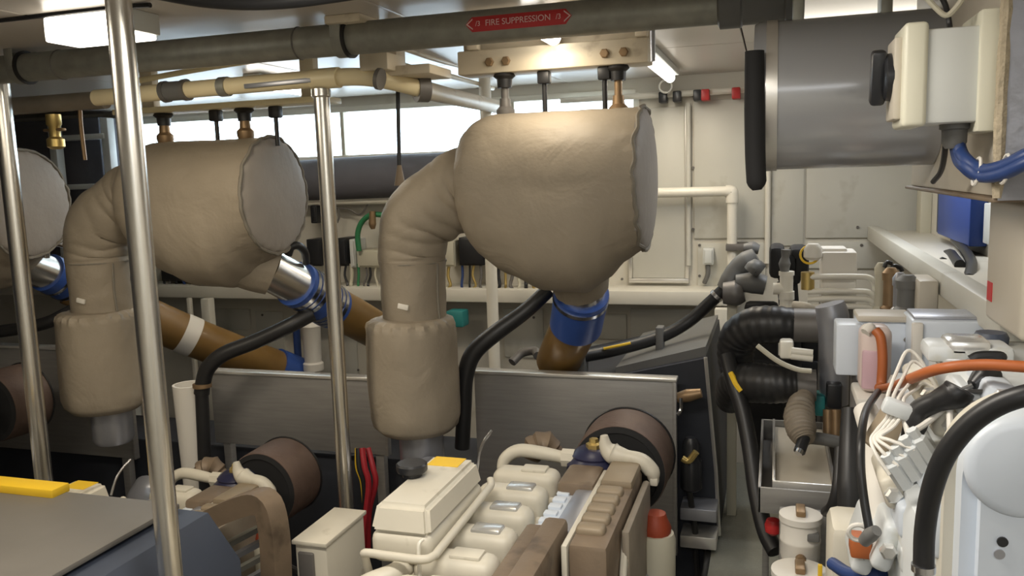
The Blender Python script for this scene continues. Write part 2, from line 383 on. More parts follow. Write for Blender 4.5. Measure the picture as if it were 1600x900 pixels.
ebox(250, 410, 300, 440, 'black_plastic', 'control_unit', 'black control unit under the belly of the silencer behind the thick stanchion', 'control box')
t = ebox(1098, 388, 1115, 414, 'box_white', 'pressure_sensor', 'small white sensor box on the far wall panel near the corner pipe', 'sensor', 4.53)
bm = B(); a = W(1106, 414, 4.55); tube(bm, [a, a + Vector((0, 0, -.05)), a + Vector((-.02, .02, -.10))], .012); obj('gland', bm, 'grey_pvc', t)
bm = B(); tp(bm, [(561, 392, 4.42), (559, 365, 4.42), (567, 345, 4.42), (585, 335, 4.42), (610, 345, 4.42), (614, 392, 4.42)], .016); solo('green_hose', 'green hose looping up over the beige junction box', 'hose', bm, 'green_wire')
bm = B(); tp(bm, [(582, 330, 4.40), (582, 350, 4.40), (583, 358, 4.40)], [.018, .022, .012]); solo('hose_valve', 'dark valve at the top of the green looped hose', 'valve', bm, 'bronze')
bm = B(); tp(bm, [(524, 325, 4.5), (545, 327, 4.5), (563, 335, 4.5), (575, 320, 4.5), (590, 311, 4.5), (612, 312, 4.5)], .006, n=8); solo('sagging_wire', 'thin dark wire sagging across the wall below the white pipe', 'wire', bm, 'grey_iron')
bm = B(); tp(bm, [(529, 325, 4.5), (530, 338, 4.5), (527, 348, 4.5)], .006, n=8); solo('hanging_wire', 'short wire end hanging on the wall beside the slim stanchion', 'wire', bm, 'grey_iron')
for i, (px, m) in enumerate([(256, 'black_plastic'), (266, 'grey_iron'), (276, 'black_plastic'), (286, 'blue_cable'), (296, 'black_plastic'), (308, 'grey_iron'), (530, 'black_plastic'), (541, 'black_plastic'), (549, 'box_beige'), (560, 'green_wire'), (571, 'grey_iron'), (577, 'black_plastic'), (588, 'box_beige'), (694, 'box_beige'), (702, 'brass'), (722, 'blue_cable'), (734, 'black_plastic'), (741, 'brass'), (751, 'grey_iron'), (780, 'black_plastic'), (790, 'brass'), (799, 'grey_iron'), (811, 'box_beige'), (822, 'black_plastic'), (834, 'brass')]):
    bm = B(); j = random.uniform(-3, 3); tp(bm, [(px, 412, 4.47), (px + j, 430, 4.46), (px - j, 445, 4.45), (px + j, 452, 4.42)], random.uniform(.006, .012), n=8, sub=3)
    nm = {'black_plastic': 'black', 'grey_iron': 'dark grey', 'blue_cable': 'blue', 'box_beige': 'beige', 'brass': 'ochre', 'green_wire': 'green'}[m]
    wh = 'under the black control unit behind the thick stanchion' if px < 320 else 'under the narrow black control unit' if px < 544 else 'under the beige junction box with the green hose' if px < 600 else 'under the tall beige junction box' if px < 713 else 'under the wide black control unit' if px < 760 else 'under the low black control unit'
    solo('supply_cable', nm + ' cable dropping to the stringer ' + wh, 'cable', bm, m, 'cables between the control boxes and the stringer')
bm = B(); pbox(bm, 696, 486, 724, 512, 4.30, .10, .01); solo('teal_container', 'teal container tucked under the stringer behind the wrapped riser sleeve', 'container', bm, 'teal')
t = thing('wall_filter', 'white cartridge filter with a blue upright pipe under the stringer behind the slim stanchion', 'filter')
a = W(486, 512, 4.25); c = W(486, 580, 4.25); bm = B(); lathe(bm, [(.05, c.z), (.06, c.z + .01), (.06, c.z + .05), (.05, c.z + .06), (.055, a.z), (.06, a.z + .01), (.045, a.z + .04), (0, a.z + .04)], (a.x, 4.25, 0), n=20); obj('filter_bowl', bm, 'tag_white', t)
a = W(462, 500, 4.3); bm = B(); tube(bm, [(a.x, 4.3, a.z), (a.x, 4.3, ZB)], .022, n=12, sub=1); obj('blue_pipe', bm, 'blue_cable', t)
bm = B(); tube(bm, [(a.x, 4.3, c.z + .03), (W(486, 560, 4.25).x, 4.26, c.z + .03)], .015, n=10, sub=1); obj('cross_pipe', bm, 'pvc_white', t)
# ladder in the dark corner
t = thing('ladder', 'aluminium ladder leaning in the dark corner behind the left stanchions', 'ladder')
for px in (82, 165):
    bm = B(); a = W(px, 190, 4.2); rbox(bm, (a.x - .028, 4.18, -.5), (a.x + .028, 4.24, 1.93), .006); obj('rail', bm, 'box_white', t)
a = W(82, 190, 4.2); b_ = W(165, 190, 4.2)
for py in (215, 292, 360, 430):
    z = W(120, py, 4.2).z; bm = B(); rbox(bm, (a.x, 4.17, z - .016), (b_.x, 4.25, z + .016), .005); obj('rung', bm, 'box_white', t)
bm = B(); rbox(bm, (-5.9, 4.3, .9), (-4.05, 4.58, 1.95), .01); solo('locker', 'dark locker front in the corner behind the aluminium ladder', 'locker', bm, 'dark_liner')
# ------------------------------------------------------------ ceiling services
# big galvanised pipe
t = thing('galvanised_pipe', 'long galvanised steel pipe under the ceiling with a red fire suppression label', 'pipe')
PZ_, PY_ = 1.938, 2.40
bm = B(); tube(bm, [(-3.6, PY_, PZ_), (-.10, PY_, PZ_)], .049, n=28, sub=1); obj('pipe_run', bm, 'galvanized', t)
for px in (95, 470):
    bm = B(); a = W(px, 90, PY_); torus(bm, (a.x, PY_, PZ_), (1, 0, 0), .049, .003, 32, 6); obj('weld_bead', bm, 'grey_iron', t)
for px in (12, 525):
    a = W(px, 70, PY_ - .05); bm = B()
    lathe(bm, [(.051, -.018), (.056, -.018), (.056, .018), (.051, .018)], (a.x, PY_, PZ_), (1, 0, 0), 28)
    rbox(bm, (a.x - .018, PY_ - .056, PZ_), (a.x + .018, PY_ - .05, ZC), .002); rbox(bm, (a.x - .018, PY_ + .05, PZ_), (a.x + .018, PY_ + .056, ZC), .002)
    cl = obj('pipe_clamp', bm, 'galvanized', t)
    bm = B(); lathe(bm, [(.050, .018), (.0585, .018), (.0585, .028), (.050, .028)], (a.x, PY_, PZ_), (1, 0, 0), 28); obj('rubber_liner', bm, 'black_rubber', cl)
bm = B(); lathe(bm, [(.05, -.17), (.062, -.165), (.062, -.11), (.056, -.105), (.056, .0), (.066, .005), (.066, .05), (0, .05)], (.02, PY_, PZ_), (1, 0, 0), 28); obj('coupling', bm, 'grey_pvc', t)
# label on the pipe
a = W(727, 20, PY_ - .049); b_ = W(893, 8, PY_ - .049)
lab_o = None
bm = B(); n = 8; th0, th1 = math.radians(-24), math.radians(26); r1 = .0498
g = []
for k in range(n + 1):
    th = th0 + (th1 - th0) * k / n; y = PY_ - r1 * math.cos(th); z = PZ_ + r1 * math.sin(th)
    tip = .018 * abs(2 * k / n - 1)
    g.append((bm.verts.new((a.x + tip, y, z)), bm.verts.new((b_.x - tip, y, z))))
for k in range(n): bm.faces.new((g[k][0], g[k][1], g[k + 1][1], g[k + 1][0]))
lab_o = obj('warning_label', bm, 'red_label', t, 'red strip label with white lettering')
def text_part(txt, size, loc, parent, m, rot=FRONT, ext=.0006):
    c = bpy.data.curves.new('lettering', 'FONT'); c.body = txt; c.size = size; c.extrude = ext; c.align_x = 'CENTER'; c.align_y = 'CENTER'
    o = bpy.data.objects.new('tmp', c); COL.objects.link(o); bpy.context.view_layer.update()
    me = bpy.data.meshes.new_from_object(o.evaluated_get(bpy.context.evaluated_depsgraph_get())); bpy.data.objects.remove(o)
    bm = bmesh.new(); bm.from_mesh(me); bpy.data.meshes.remove(me)
    bmesh.ops.transform(bm, matrix=Matrix.Translation(Vector(loc)) @ Matrix.Rotation(rot[0], 4, 'X'), verts=bm.verts)
    return obj('lettering', bm, m, parent)
mx = (a.x + b_.x) / 2
text_part('FIRE SUPPRESSION', .024, (mx, PY_ - .0512, PZ_ + .001), lab_o, 'label_print')
for s, x0 in ((-1, a.x + .016), (1, b_.x - .016)):
    bm = B(); prism(bm, [(x0 + s * -.006, PZ_ - .015), (x0 + s * .014, PZ_ + .001), (x0 + s * -.006, PZ_ + .017), (x0 + s * -.006, PZ_ + .013), (x0 + s * .009, PZ_ + .001), (x0 + s * -.006, PZ_ - .011)], PY_ - .0518, PY_ - .0506); obj('arrow', bm, 'label_print', lab_o)
    text_part('/3', .02, (x0 - s * .022, PY_ - .0512, PZ_ + .001), lab_o, 'label_print')
bm = B(); a = W(545, 14, 2.38); rbox(bm, (a.x - .06, 2.33, 1.975), (a.x + .06, 2.47, 2.0), .004); solo('pipe_block', 'cream wooden packing block on the ceiling above the galvanised pipe clamp', 'block', bm, 'beam_paint')
# light fixtures
def fixture(name, label, lo, hi, front=True, group=None):
    t = thing(name, label, 'lamp', group); lo = Vector(lo); hi = Vector(hi)
    bm = B(); rbox(bm, lo + Vector((0, 0, .015)), hi, .004); obj('housing', bm, 'box_white', t)
    bm = B(); rbox(bm, lo + Vector((.008, -.006 if front else .008, 0)), (hi.x - .008, hi.y - .008, hi.z - .006), .006); obj('diffuser', bm, 'lamp_diffuser', t)
    return t
fixture('ceiling_lamp', 'wide glowing box lamp on the ceiling behind the thick stanchion', (-2.02, 1.97, 1.925), (-1.72, 2.10, 2.0))
fixture('ceiling_lamp', 'added box lamp above the heat exchanger, hidden behind the grey cylinder tank', (.05, 3.33, 1.93), (.55, 3.47, 2.0))
fixture('ceiling_lamp', 'unseen box lamp added on the ceiling over the aisle in front of the engines', (-1.0, 1.06, 1.93), (-.1, 1.24, 2.0))
fixture('ceiling_lamp', 'unseen fill lamp added on the ceiling close to the generator engine', (-.4, -.44, 1.93), (.5, -.26, 2.0))
fixture('ceiling_lamp', 'unseen box lamp added on the ceiling over the left end of the aisle', (-2.75, 1.06, 1.93), (-1.85, 1.24, 2.0))
def tubelamp(label, lo, hi):
    t = thing('tube_lamp', label, 'lamp'); lo = Vector(lo); hi = Vector(hi)
    bm = B(); rbox(bm, (lo.x - .02, lo.y, hi.z - .03), (hi.x + .02, hi.y, hi.z), .006); obj('housing', bm, 'box_white', t)
    bm = B(); cx = (lo.x + hi.x) / 2; cz = hi.z - .04; tube(bm, [(cx, lo.y + .01, cz), (cx, hi.y - .01, cz)], (hi.x - lo.x) / 2, n=14, sub=1); obj('tube', bm, 'lamp_tube', t)
tubelamp('short fluorescent tube lamp on the ceiling right behind the galvanised pipe', (-.745, 2.52, 1.935), (-.695, 2.84, 2.0))
tubelamp('long fluorescent tube lamp on the ceiling towards the far wall', (-.525, 3.45, 1.93), (-.475, 4.3, 2.0))
tubelamp('fluorescent tube lamp crossing the ceiling above the cream pipe', (-2.3, 3.35, 1.93), (-2.25, 3.9, 2.0))
# cream pipe with couplings
t = thing('cream_pipe', 'cream plastic pipe with grey couplings under the ceiling above the left silencers', 'pipe')
pts = [W(150, 153, 2.6), W(220, 147, 2.6), W(400, 131, 2.6), W(500, 123, 2.6), W(560, 120, 2.62), W(605, 126, 2.68), W(655, 138, 2.8)]
bm = B(); tube(bm, pts, .030, n=20, sub=5); obj('run', bm, 'cream_pipe', t)
def ring_on(px0, px1, py0, py1, R, m, nm):
    bm = B(); a = W(px0, py0, 2.6); c = W(px1, py1, 2.6); tube(bm, [a, c], R, n=20, sub=1); obj(nm, bm, m, t)
ring_on(262, 288, 143, 141, .035, 'grey_pvc', 'coupling'); ring_on(256, 262, 144, 143, .039, 'grey_iron', 'band'); ring_on(288, 294, 141, 140, .039, 'grey_iron', 'band'); ring_on(345, 357, 136, 135, .035, 'galvanized', 'pipe_clip'); ring_on(488, 530, 124, 121, .035, 'cream_pipe', 'tee'); ring_on(590, 596, 123, 124, .036, 'grey_iron', 'pipe_clip')
bm = B(); a = W(382, 133, 2.57); c = W(486, 125, 2.57); rbox(bm, (a.x, 2.565, a.z - .010), (c.x, 2.575, a.z + .006), .002, rot=Matrix.Rotation(-.02, 3, 'Y')); obj('pipe_label', bm, 'intercooler', t, 'grey printed strip label')
bm = B(); tp(bm, [(650, 137, 2.82), (700, 150, 3.2), (782, 168, 4.2)], .034, n=16); solo('cream_branch_pipe', 'cream branch pipe running from the coupling away to the far wall', 'pipe', bm, 'beam_paint')
bm = B(); tube(bm, [W(655, 138, 2.8) - Vector((.012, 0, 0)), W(655, 138, 2.8) + Vector((.02, .03, 0))], .048, n=20, sub=1); solo('pipe_band', 'dark ring band where the cream pipe meets its branch pipe', 'pipe clamp', bm, 'grey_iron')
bm = B(); pbox(bm, 560, 84, 606, 108, 2.6, .14, .006); pbox(bm, 600, 104, 672, 114, 2.66, .2, .006); solo('pipe_bracket', 'cream stepped bracket clamping the pipe bend to the ceiling', 'bracket', bm, 'beam_paint')
bm = B(); tp(bm, [(205, 128, 2.75), (330, 105, 2.75), (470, 84, 2.75), (540, 76, 2.75)], .011, n=10); solo('thin_conduit', 'thin cream conduit between the galvanised pipe and the cream pipe', 'conduit', bm, 'cream_pipe')
for i, pp in enumerate([[(562, 76, 2.9), (640, 105, 3.2), (700, 118, 3.6), (770, 138, 4.3)], [(605, 66, 2.9), (690, 95, 3.4), (760, 112, 4.2)]]):
    bm = B(); tp(bm, pp, .012, n=10); solo('thin_conduit', ['thin conduit slanting from pipe bend towards the window', 'higher thin conduit slanting across ceiling towards the window'][i], 'conduit', bm, 'beam_paint')
# grey pipe and brass valve at far left
bm = B(); tube(bm, [(-4.4, 2.75, W(80, 162, 2.75).z), (W(165, 158, 2.75).x, 2.75, W(80, 162, 2.75).z)], .035, n=18, sub=1); solo('grey_pipe', 'dull grey pipe under the ceiling left of the thick stanchion', 'pipe', bm, 'fibreglass')
t = thing('brass_valve', 'brass valve hanging under the dull grey pipe by the ladder', 'valve')
a = W(86, 210, 2.75); bm = B(); lathe(bm, [(.02, -.06), (.035, -.05), (.035, -.02), (.022, -.01), (.022, .03), (.03, .04), (.03, .08), (0, .08)], a, n=12); obj('valve_body', bm, 'brass', t)
bm = B(); rbox(bm, a + Vector((-.05, -.012, .012)), a + Vector((.05, .012, .024)), .004); obj('valve_lever', bm, 'bronze', t)
bm = B(); tp(bm, [(125, 172, 2.75), (127, 200, 2.75), (133, 250, 2.75)], .008, n=8); solo('hanging_cable', 'thin brown cable hanging in front of the ladder', 'cable', bm, 'bronze')
bm = B(); tp(bm, [(-20, 34, 1.95), (60, 25, 1.95), (160, 13, 1.95), (235, 8, 1.95)], .007, n=8); solo('ceiling_cable', 'dark cable clipped along the ceiling above the glowing box lamp', 'cable', bm, 'black_rubber')
bm = B(); tp(bm, [(225, -14, 1.5), (330, 3, 1.5), (440, 4, 1.5), (590, -16, 1.5)], .013, n=12); solo('ceiling_hose', 'black hose sagging from the ceiling in front of the galvanised pipe', 'hose', bm, 'black_rubber')
# support beams carrying the silencers
bolt_b = bolt_mesh(.016, .014, 'bronze', 'bolt')
t = thing('support_beam', 'cream bolted beam under the ceiling carrying the silencer beside the tube lamps', 'beam')
bm = B(); rbox(bm, (-1.085, 2.86, 1.862), (-.405, 2.98, 1.945), .006); obj('beam_bar', bm, 'beam_paint', t)
bm = B(); rbox(bm, (-1.085, 2.93, 1.945), (-.405, 3.02, 2.0), .003); obj('beam_rail', bm, 'beam_paint', t)
for px in (765, 791, 945, 975):
    a = W(px, 90, 2.86); inst('bolt', bolt_b, (a.x, 2.86, 1.90), t, FRONT)
for px in (740, 865, 1003):
    a = W(px, 74, 2.86); bm = B(); rbox(bm, (a.x - .02, 2.84, 1.945), (a.x + .02, 2.88, 2.0), .004); obj('beam_tab', bm, 'beam_paint', t)
bm = B(); a = W(1020, 90, 2.84); tube(bm, [(a.x, 2.84, 1.96), (a.x, 2.84, 1.86)], .009, sub=1); solo('hanging_strap', 'short grey strap hanging at the end of the bolted beam', 'strap', bm, 'intercooler')
t = thing('support_beam', 'cream beam under the cream pipe carrying the silencer behind the thick stanchion', 'beam')
bm = B(); rbox(bm, (-2.60, 2.84, 1.80), (-1.62, 2.98, 1.822), .003); obj('beam_flange', bm, 'cream_pipe', t)
for x in (-2.5, -1.75):
    bm = B(); rbox(bm, (x, 2.90, 1.82), (x + .06, 2.94, 2.0), .003); obj('beam_post', bm, 'beam_paint', t)
# hangers between beams and silencers: rubber mount, threaded rod, foot
def hanger(px, y0, y1, label, rod='grey_iron', wide=True, Y=2.9, zt=None):
    t = thing('hanger', label, 'hanger'); a = W(px, y0, Y); c = W(px, y1, Y); top = zt if zt else a.z; x = (a.x + c.x) / 2
    bm = B()
    if wide: lathe(bm, [(.035, 0), (.04, -.01), (.028, -.02), (.026, -.05), (0, -.05)], (x, Y, top), n=16)
    else: rbox(bm, (x - .022, Y - .02, top - .045), (x + .022, Y + .02, top), .006)
    obj('rubber_mount', bm, 'black_rubber', t)
    bm = B(); tube(bm, [(x, Y, top - .045), (x, Y, c.z - .04)], .009 if not wide else .014, n=10, sub=1); obj('rod', bm, rod, t)
    if wide:
        bm = B(); lathe(bm, [(.03, -.03), (.034, -.015), (.034, 0), (.022, .012), (.02, .04), (0, .04)], (x, Y, c.z), n=10); obj('swivel_foot', bm, rod, t)
HB = 1.862
hanger(789, 120, 172, 'grey swivel hanger at the left end of the bolted beam', 'grey_iron', True, zt=HB)
hanger(851, 115, 172, 'thin rod hanger with black mount under the middle of the bolted beam', 'black_rubber', False, zt=HB)
hanger(945, 110, 170, 'thin rod hanger with square black mount under the bolted beam near its right end', 'black_rubber', False, zt=HB)
hanger(966, 110, 168, 'bronze swivel hanger at the right end of the bolted beam', 'bronze', True, zt=HB)
HB2 = 1.80
hanger(256, 165, 212, 'bronze swivel hanger under the cream beam next to thick stanchion', 'bronze', True, zt=HB2)
hanger(338, 165, 212, 'thin rod hanger with black mount under the middle of cream beam', 'black_rubber', False, zt=HB2)
hanger(382, 160, 205, 'bronze swivel hanger under the cream beam right of its middle', 'bronze', True, zt=HB2)
hanger(431, 155, 212, 'thin rod hanger with square mount at the right end of the cream beam', 'black_rubber', False, zt=HB2)
t = thing('gas_strut', 'slim dark rod hanging from the cream bracket down to the wrapped elbow', 'rod')
a = W(622, 150, 2.9); bm = B(); lathe(bm, [(.04, .0), (.045, -.012), (.02, -.022), (0, -.022)], (a.x, 2.9, 1.85), n=16); obj('rod_mount', bm, 'navy', t)
bm = B(); tube(bm, [(a.x, 2.9, 1.83), W(624, 265, 2.9)], .008, n=8, sub=1); obj('rod', bm, 'black_rubber', t)
bm = B(); tube(bm, [W(624, 258, 2.9), W(625, 290, 2.9)], [.008, .022], n=10, sub=1); obj('rod_end', bm, 'wood_brown', t)
bm = B(); rbox(bm, (a.x - .02, 2.86, 1.85), (a.x + .02, 2.94, 2.0), .004); obj('rod_bracket', bm, 'beam_paint', t)
# stanchions
def stanchion(px, py, Y, r, z0, z1, label, m='stainless'):
    t = thing('stanchion', label, 'stanchion'); a = W(px, py, Y)
    bm = B(); lathe(bm, [(r, z0), (r, z1)], (a.x, Y, 0), n=32); obj('tube', bm, m, t)
    bm = B(); lathe(bm, [(r * 1.05, z1 - .03), (r * 1.22, z1 - .025), (r * 1.22, z1 - .001), (r * 1.05, z1)], (a.x, Y, 0), n=32); obj('collar', bm, m, t)
    return t
stanchion(215, 330, 1.6, .0285, ZB, ZC, 'thick polished steel stanchion in front of the left silencer')
stanchion(33, 430, 2.5, .033, ZB, ZC, 'polished steel stanchion by the ladder in front of the leftmost silencer')
stanchion(520, 440, 2.6, .0275, ZB, W(500, 139, 2.6).z, 'slim polished stanchion standing under the cream pipe between two silencers')
# ------------------------------------------------------------ exhaust silencers in heat jackets
def nz(p, s): return noise.noise(Vector(p) * s)
BEL = [(0, 0), (.1, .16), (.27, .40), (.45, .60), (.68, .62), (.80, .42), (.90, .16), (1, 0)]
def belly(s):
    for (a, p), (b, q) in zip(BEL, BEL[1:]):
        if s <= b:
            u = (s - a) / (b - a); u = u * u * (3 - 2 * u) * .5 + u * .5; return p + (q - p) * u
    return 0
def silencer(dx, label, outlet, seed, R=.243, dz=0):
    t = thing('exhaust_silencer', label, 'silencer', 'jacketed exhaust silencers'); so = Vector((seed * 3.1, 0, 0))
    Yc, Zc = 2.9, 1.475 + dz; xl, xr = -1.075 + dx, -.43 + dx
    # body jacket, axis along X
    bm = B(); prof = []; nr = 44
    for i in range(nr + 1):
        s = i / nr; x = xl + (xr - xl) * s; d = x - xl
        r = R
        if d < .13: r = R * (.60 + .40 * math.sqrt(max(0, 1 - (1 - d / .13) ** 2)))
        prof.append((r * (1 + .012 * s), x))
    def fb(h, th):
        e = math.exp(-((h - xr) / .035) ** 2); e2 = math.exp(-((h - xl) / .05) ** 2)
        p = Vector((h, math.cos(th) * .3, math.sin(th) * .3)) + so
        low = belly((h - xl) / (xr - xl)) * max(0, math.cos(th)) ** 1.6
        return 1 + low + .022 * nz(p, 5) + .008 * nz(p, 16) + .012 * e * math.sin(26 * th + 9 * nz(p, 4)) + .012 * e2 * math.sin(19 * th)
    lathe(bm, prof, (0, Yc, Zc), (1, 0, 0), 96, fb); obj('body_jacket', bm, 'blanket', t, 'taupe fabric heat jacket')
    # end cap with gathered edge
    bm = B(); prof = []
    for i in range(14):
        s = i / 13; prof.append((R * 1.0 * math.cos(s * PI / 2) if i < 13 else 0, xr - .004 + .04 * math.sin(s * PI / 2) ** .8))
    def fe(h, th):
        e = math.exp(-((h - xr) / .02) ** 2); p = Vector((h, math.cos(th), math.sin(th))) + so
        return 1 + .016 * e * math.sin(26 * th + 3 * nz(p, 2)) + .02 * nz(p, 4)
    lathe(bm, prof, (0, Yc, Zc), (1, 0, 0), 96, fe); obj('end_cap_jacket', bm, 'blanket_cap', t)
    bm = B(); ring = [Vector((xr + .004 + .012 * noise.noise(Vector((5 * math.cos(a), 5 * math.sin(a), seed))), Yc + (R + .003 + .006 * noise.noise(Vector((7 * math.cos(a), 7 * math.sin(a), seed + 5)))) * math.cos(a), Zc + (R + .003 + .006 * noise.noise(Vector((7 * math.cos(a), 7 * math.sin(a), seed + 5)))) * math.sin(a))) for a in [2 * PI * k / 120 for k in range(121)]]
    tube(bm, ring, .0075, n=6, sub=1, cap=False); obj('seam_piping', bm, 'blanket_seam', t)
    # elbow and riser
    X = -1.295 + dx; Yr = 2.86
    pts = [(xl + .10, Yc, 1.475), (xl - .005, Yc, 1.465), (xl - .075, Yc - .01, 1.43), (X + .035, Yr, 1.35), (X, Yr, 1.24), (X, Yr, 1.185)]
    bm = B()
    def fw(tt, th, p, d):
        inn = max(0, d.dot(Vector((.75, -.35, -.55)))); q = p + d * .12 + so
        fold = abs(math.sin(tt * 26 + 2.5 * nz(q, 7))) ** .7 - .6
        return 1 + (.02 + .085 * inn) * fold * (1 - .6 * tt * tt) + .035 * nz(q, 7) + .02 * nz(q, 17)
    tube(bm, pts, [.15, .148, .142, .134, .127, .124], n=56, sub=18, fun=fw); obj('elbow_jacket', bm, 'blanket', t)
    bm = B(); tube(bm, [(X, Yr, 1.20), (X - .003, Yr, 1.08), (X - .002, Yr, .93)], [.124, .121, .12], n=48, sub=14, fun=lambda tt, th, p, d: 1 + .06 * nz(p + d * .12 + so, 6) + .035 * nz(p + d * .12 + so, 15) + .02 * math.exp(-((p.z - 1.20) / .015) ** 2)); obj('riser_jacket', bm, 'blanket', t)
    bm = B(); torus(bm, (X, Yr, 1.192), (0, 0, 1), .1235, .005, 40, 6); obj('seam_piping', bm, 'blanket_seam', t)
    bm = B(); tube(bm, [(X + .118, Yr - .045, 1.19), (X + .116, Yr - .05, 1.08), (X + .118, Yr - .045, .975)], .005, n=6, sub=6); obj('seam_piping', bm, 'blanket_seam', t)
    bm = B(); rbox(bm, (X - .012, Yr - .128, 1.03), (X + .03, Yr - .118, 1.05), .003, rot=Matrix.Rotation(.2, 3, 'Y')); obj('label_patch', bm, 'tag_white', t)
    # sleeve with drawn neck
    prof = [(.118, .985), (.135, .985), (.155, .975), (.165, .955), (.168, .92), (.17, .80), (.172, .68), (.170, .61), (.162, .575), (.14, .553), (.10, .545)]
    pr = []
    for a_, b2 in zip(prof, prof[1:]):
        for k in range(3): pr.append((a_[0] + (b2[0] - a_[0]) * k / 3, a_[1] + (b2[1] - a_[1]) * k / 3))
    pr.append(prof[-1])
    def fs(h, th):
        e = math.exp(-((h - .975) / .025) ** 2); p = Vector((math.cos(th) * .2, math.sin(th) * .2, h)) + so
        return 1 + .055 * e * math.sin(20 * th + 2 * nz(p, 4)) + .045 * nz(p, 5) + .022 * nz(p, 14)
    bm = B(); lathe(bm, pr, (X - .005, Yr - .03, 0), n=72, fun=fs); obj('sleeve_jacket', bm, 'blanket', t)
    bm = B(); lathe(bm, [(.075, .40), (.085, .42), (.085, .56)], (X + .01, Yr - .02, 0), n=28); obj('riser_flange', bm, 'intercooler', t)
    # outlet: jacketed cone, bare steel neck, clamps, blue sleeve
    P = [Vector(p) for p in outlet['pts']]; rr = outlet['r']
    bm = B(); tube(bm, P[:3], [outlet.get('r0', .2), rr * 1.2, rr * 1.04], n=40, sub=8, fun=lambda tt, th, p: 1 + .04 * nz(p + so, 7) + .02 * math.sin(14 * th) * tt); obj('outlet_jacket', bm, 'blanket', t)
    bm = B(); tube(bm, [P[2] - (P[3] - P[2]) * .25, P[3]], rr * .93, n=32, sub=1); obj('outlet_neck', bm, 'stainless', t)
    bm = B(); tube(bm, [P[3] - (P[4] - P[3]) * .12, P[4]], rr * 1.06, n=32, sub=1); sl = obj('hose_coupling', bm, outlet['mat'], t, 'blue rubber coupling')
    ax = (P[4] - P[3]).normalized(); L_ = (P[4] - P[3]).length
    for k in outlet.get('clamps', (.15, .35, .75)):
        bm = B(); q = P[3] + ax * L_ * k
        tube(bm, [q - ax * outlet.get('cw', .009), q + ax * outlet.get('cw', .009)], rr * 1.10, n=32, sub=1); c_ = obj('hose_clamp', bm, 'clamp_steel', sl)
    if 'elb' in outlet:
        bm = B(); tube(bm, [W(*p) for p in outlet['elb']], .017, n=12); obj('injection_elbow', bm, outlet['em'], t)
    return t
S2 = dict(pts=[W(890, 375, 2.92), W(902, 420, 2.97), W(908, 447, 3.02), W(908, 462, 3.05), W(900, 508, 3.16)], r=.098, r0=.14, mat='blue_silicone', clamps=(.05,))
S1 = dict(pts=[W(350, 380, 2.90), W(385, 408, 2.94), W(428, 425, 3.0), W(468, 447, 3.1), W(520, 480, 3.32)], r=.095, r0=.17, elb=[(450, 398, 3.0), (455, 386, 3.0), (466, 384, 3.02), (476, 394, 3.06), (478, 410, 3.1)], em='black_rubber', mat='blue_silicone', clamps=(.02, .14, .26, .62, .74, .86), cw=.011)
S0 = dict(pts=[W(-30, 390, 2.97), W(5, 402, 3.0), W(45, 415, 3.05), W(78, 428, 3.15), W(118, 448, 3.3)], r=.09, r0=.16, elb=[(72, 402, 3.05), (74, 388, 3.05), (88, 380, 3.07), (104, 384, 3.1), (112, 392, 3.12)], em='clamp_steel', mat='blue_silicone', clamps=(.2, .6))
silencer(0, 'taupe jacketed silencer hung from the bolted beam, blue coupling on its downturned outlet', S2, 1)
silencer(-1.47, 'taupe jacketed silencer behind the thick stanchion, steel outlet neck with ring clamps', S1, 2, .228, -.022)
silencer(-2.74, 'taupe jacketed silencer beside the ladder, mostly hidden by the left stanchion', S0, 3, .235, -.03)
# wet exhaust hoses
bm = B(); tp(bm, [(901, 500, 3.15), (890, 525, 3.22), (878, 552, 3.32), (872, 566, 3.37)], .094, n=36, sub=6); solo('exhaust_hose', 'short amber fibreglass exhaust hose below the blue coupling over the grey plate', 'hose', bm, 'amber_hose')
t = thing('exhaust_hose', 'long amber exhaust hose slanting behind the slim stanchion to the wrapped riser', 'hose')
bm = B(); tp(bm, [(512, 474, 3.28), (560, 500, 3.5), (610, 528, 3.8), (660, 552, 4.1)], .093, n=36); obj('hose_wall', bm, 'amber_hose', t)
t = thing('exhaust_hose', 'amber exhaust hose with a white paper collar behind the thick stanchion', 'hose')
bm = B(); tp(bm, [(110, 444, 3.28), (190, 478, 3.45), (285, 520, 3.65), (370, 553, 3.9), (440, 578, 4.2)], .105, n=36); obj('hose_wall', bm, 'amber_hose', t)
bm = B(); a = W(282, 519, 3.645); c = W(304, 528, 3.695); tube(bm, [a, c], .109, n=36, sub=1); col_ = obj('paper_collar', bm, 'tag_white', t, 'white paper collar')
bm = B(); tp(bm, [(430, 573, 4.15), (468, 588, 4.3)], .112, n=30, sub=1); obj('coupling', bm, 'blue_silicone', t)
# black hoses
bm = B(); tp(bm, [(-20, 521, 3.0), (60, 508, 3.05), (100, 492, 3.1), (140, 468, 3.2)], .03, n=14); solo('black_hose', 'black rubber hose behind the stanchion by the ladder, rising to a blue coupling', 'hose', bm, 'black_rubber')
t = thing('black_hose', 'black rubber hose arching from blue coupling down into the white standpipe', 'hose')
bm = B(); tp(bm, [(488, 490, 3.12), (450, 510, 3.05), (400, 533, 3.0), (350, 553, 2.95), (325, 575, 2.93), (317, 600, 2.93), (315, 615, 2.93)], .033, n=16); obj('hose_wall', bm, 'black_rubber', t)
bm = B(); a = W(316, 602, 2.93); lathe(bm, [(.036, -.01), (.04, -.008), (.04, .008), (.036, .01)], a, n=18); obj('hose_clamp', bm, 'bronze', t)
bm = B(); tp(bm, [(315, 612, 2.93), (318, 680, 2.93), (322, 780, 2.93)], .028, n=14); obj('lower_hose', bm, 'black_rubber', t)
t = thing('standpipe', 'open white plastic standpipe beside the arched black hose', 'pipe')
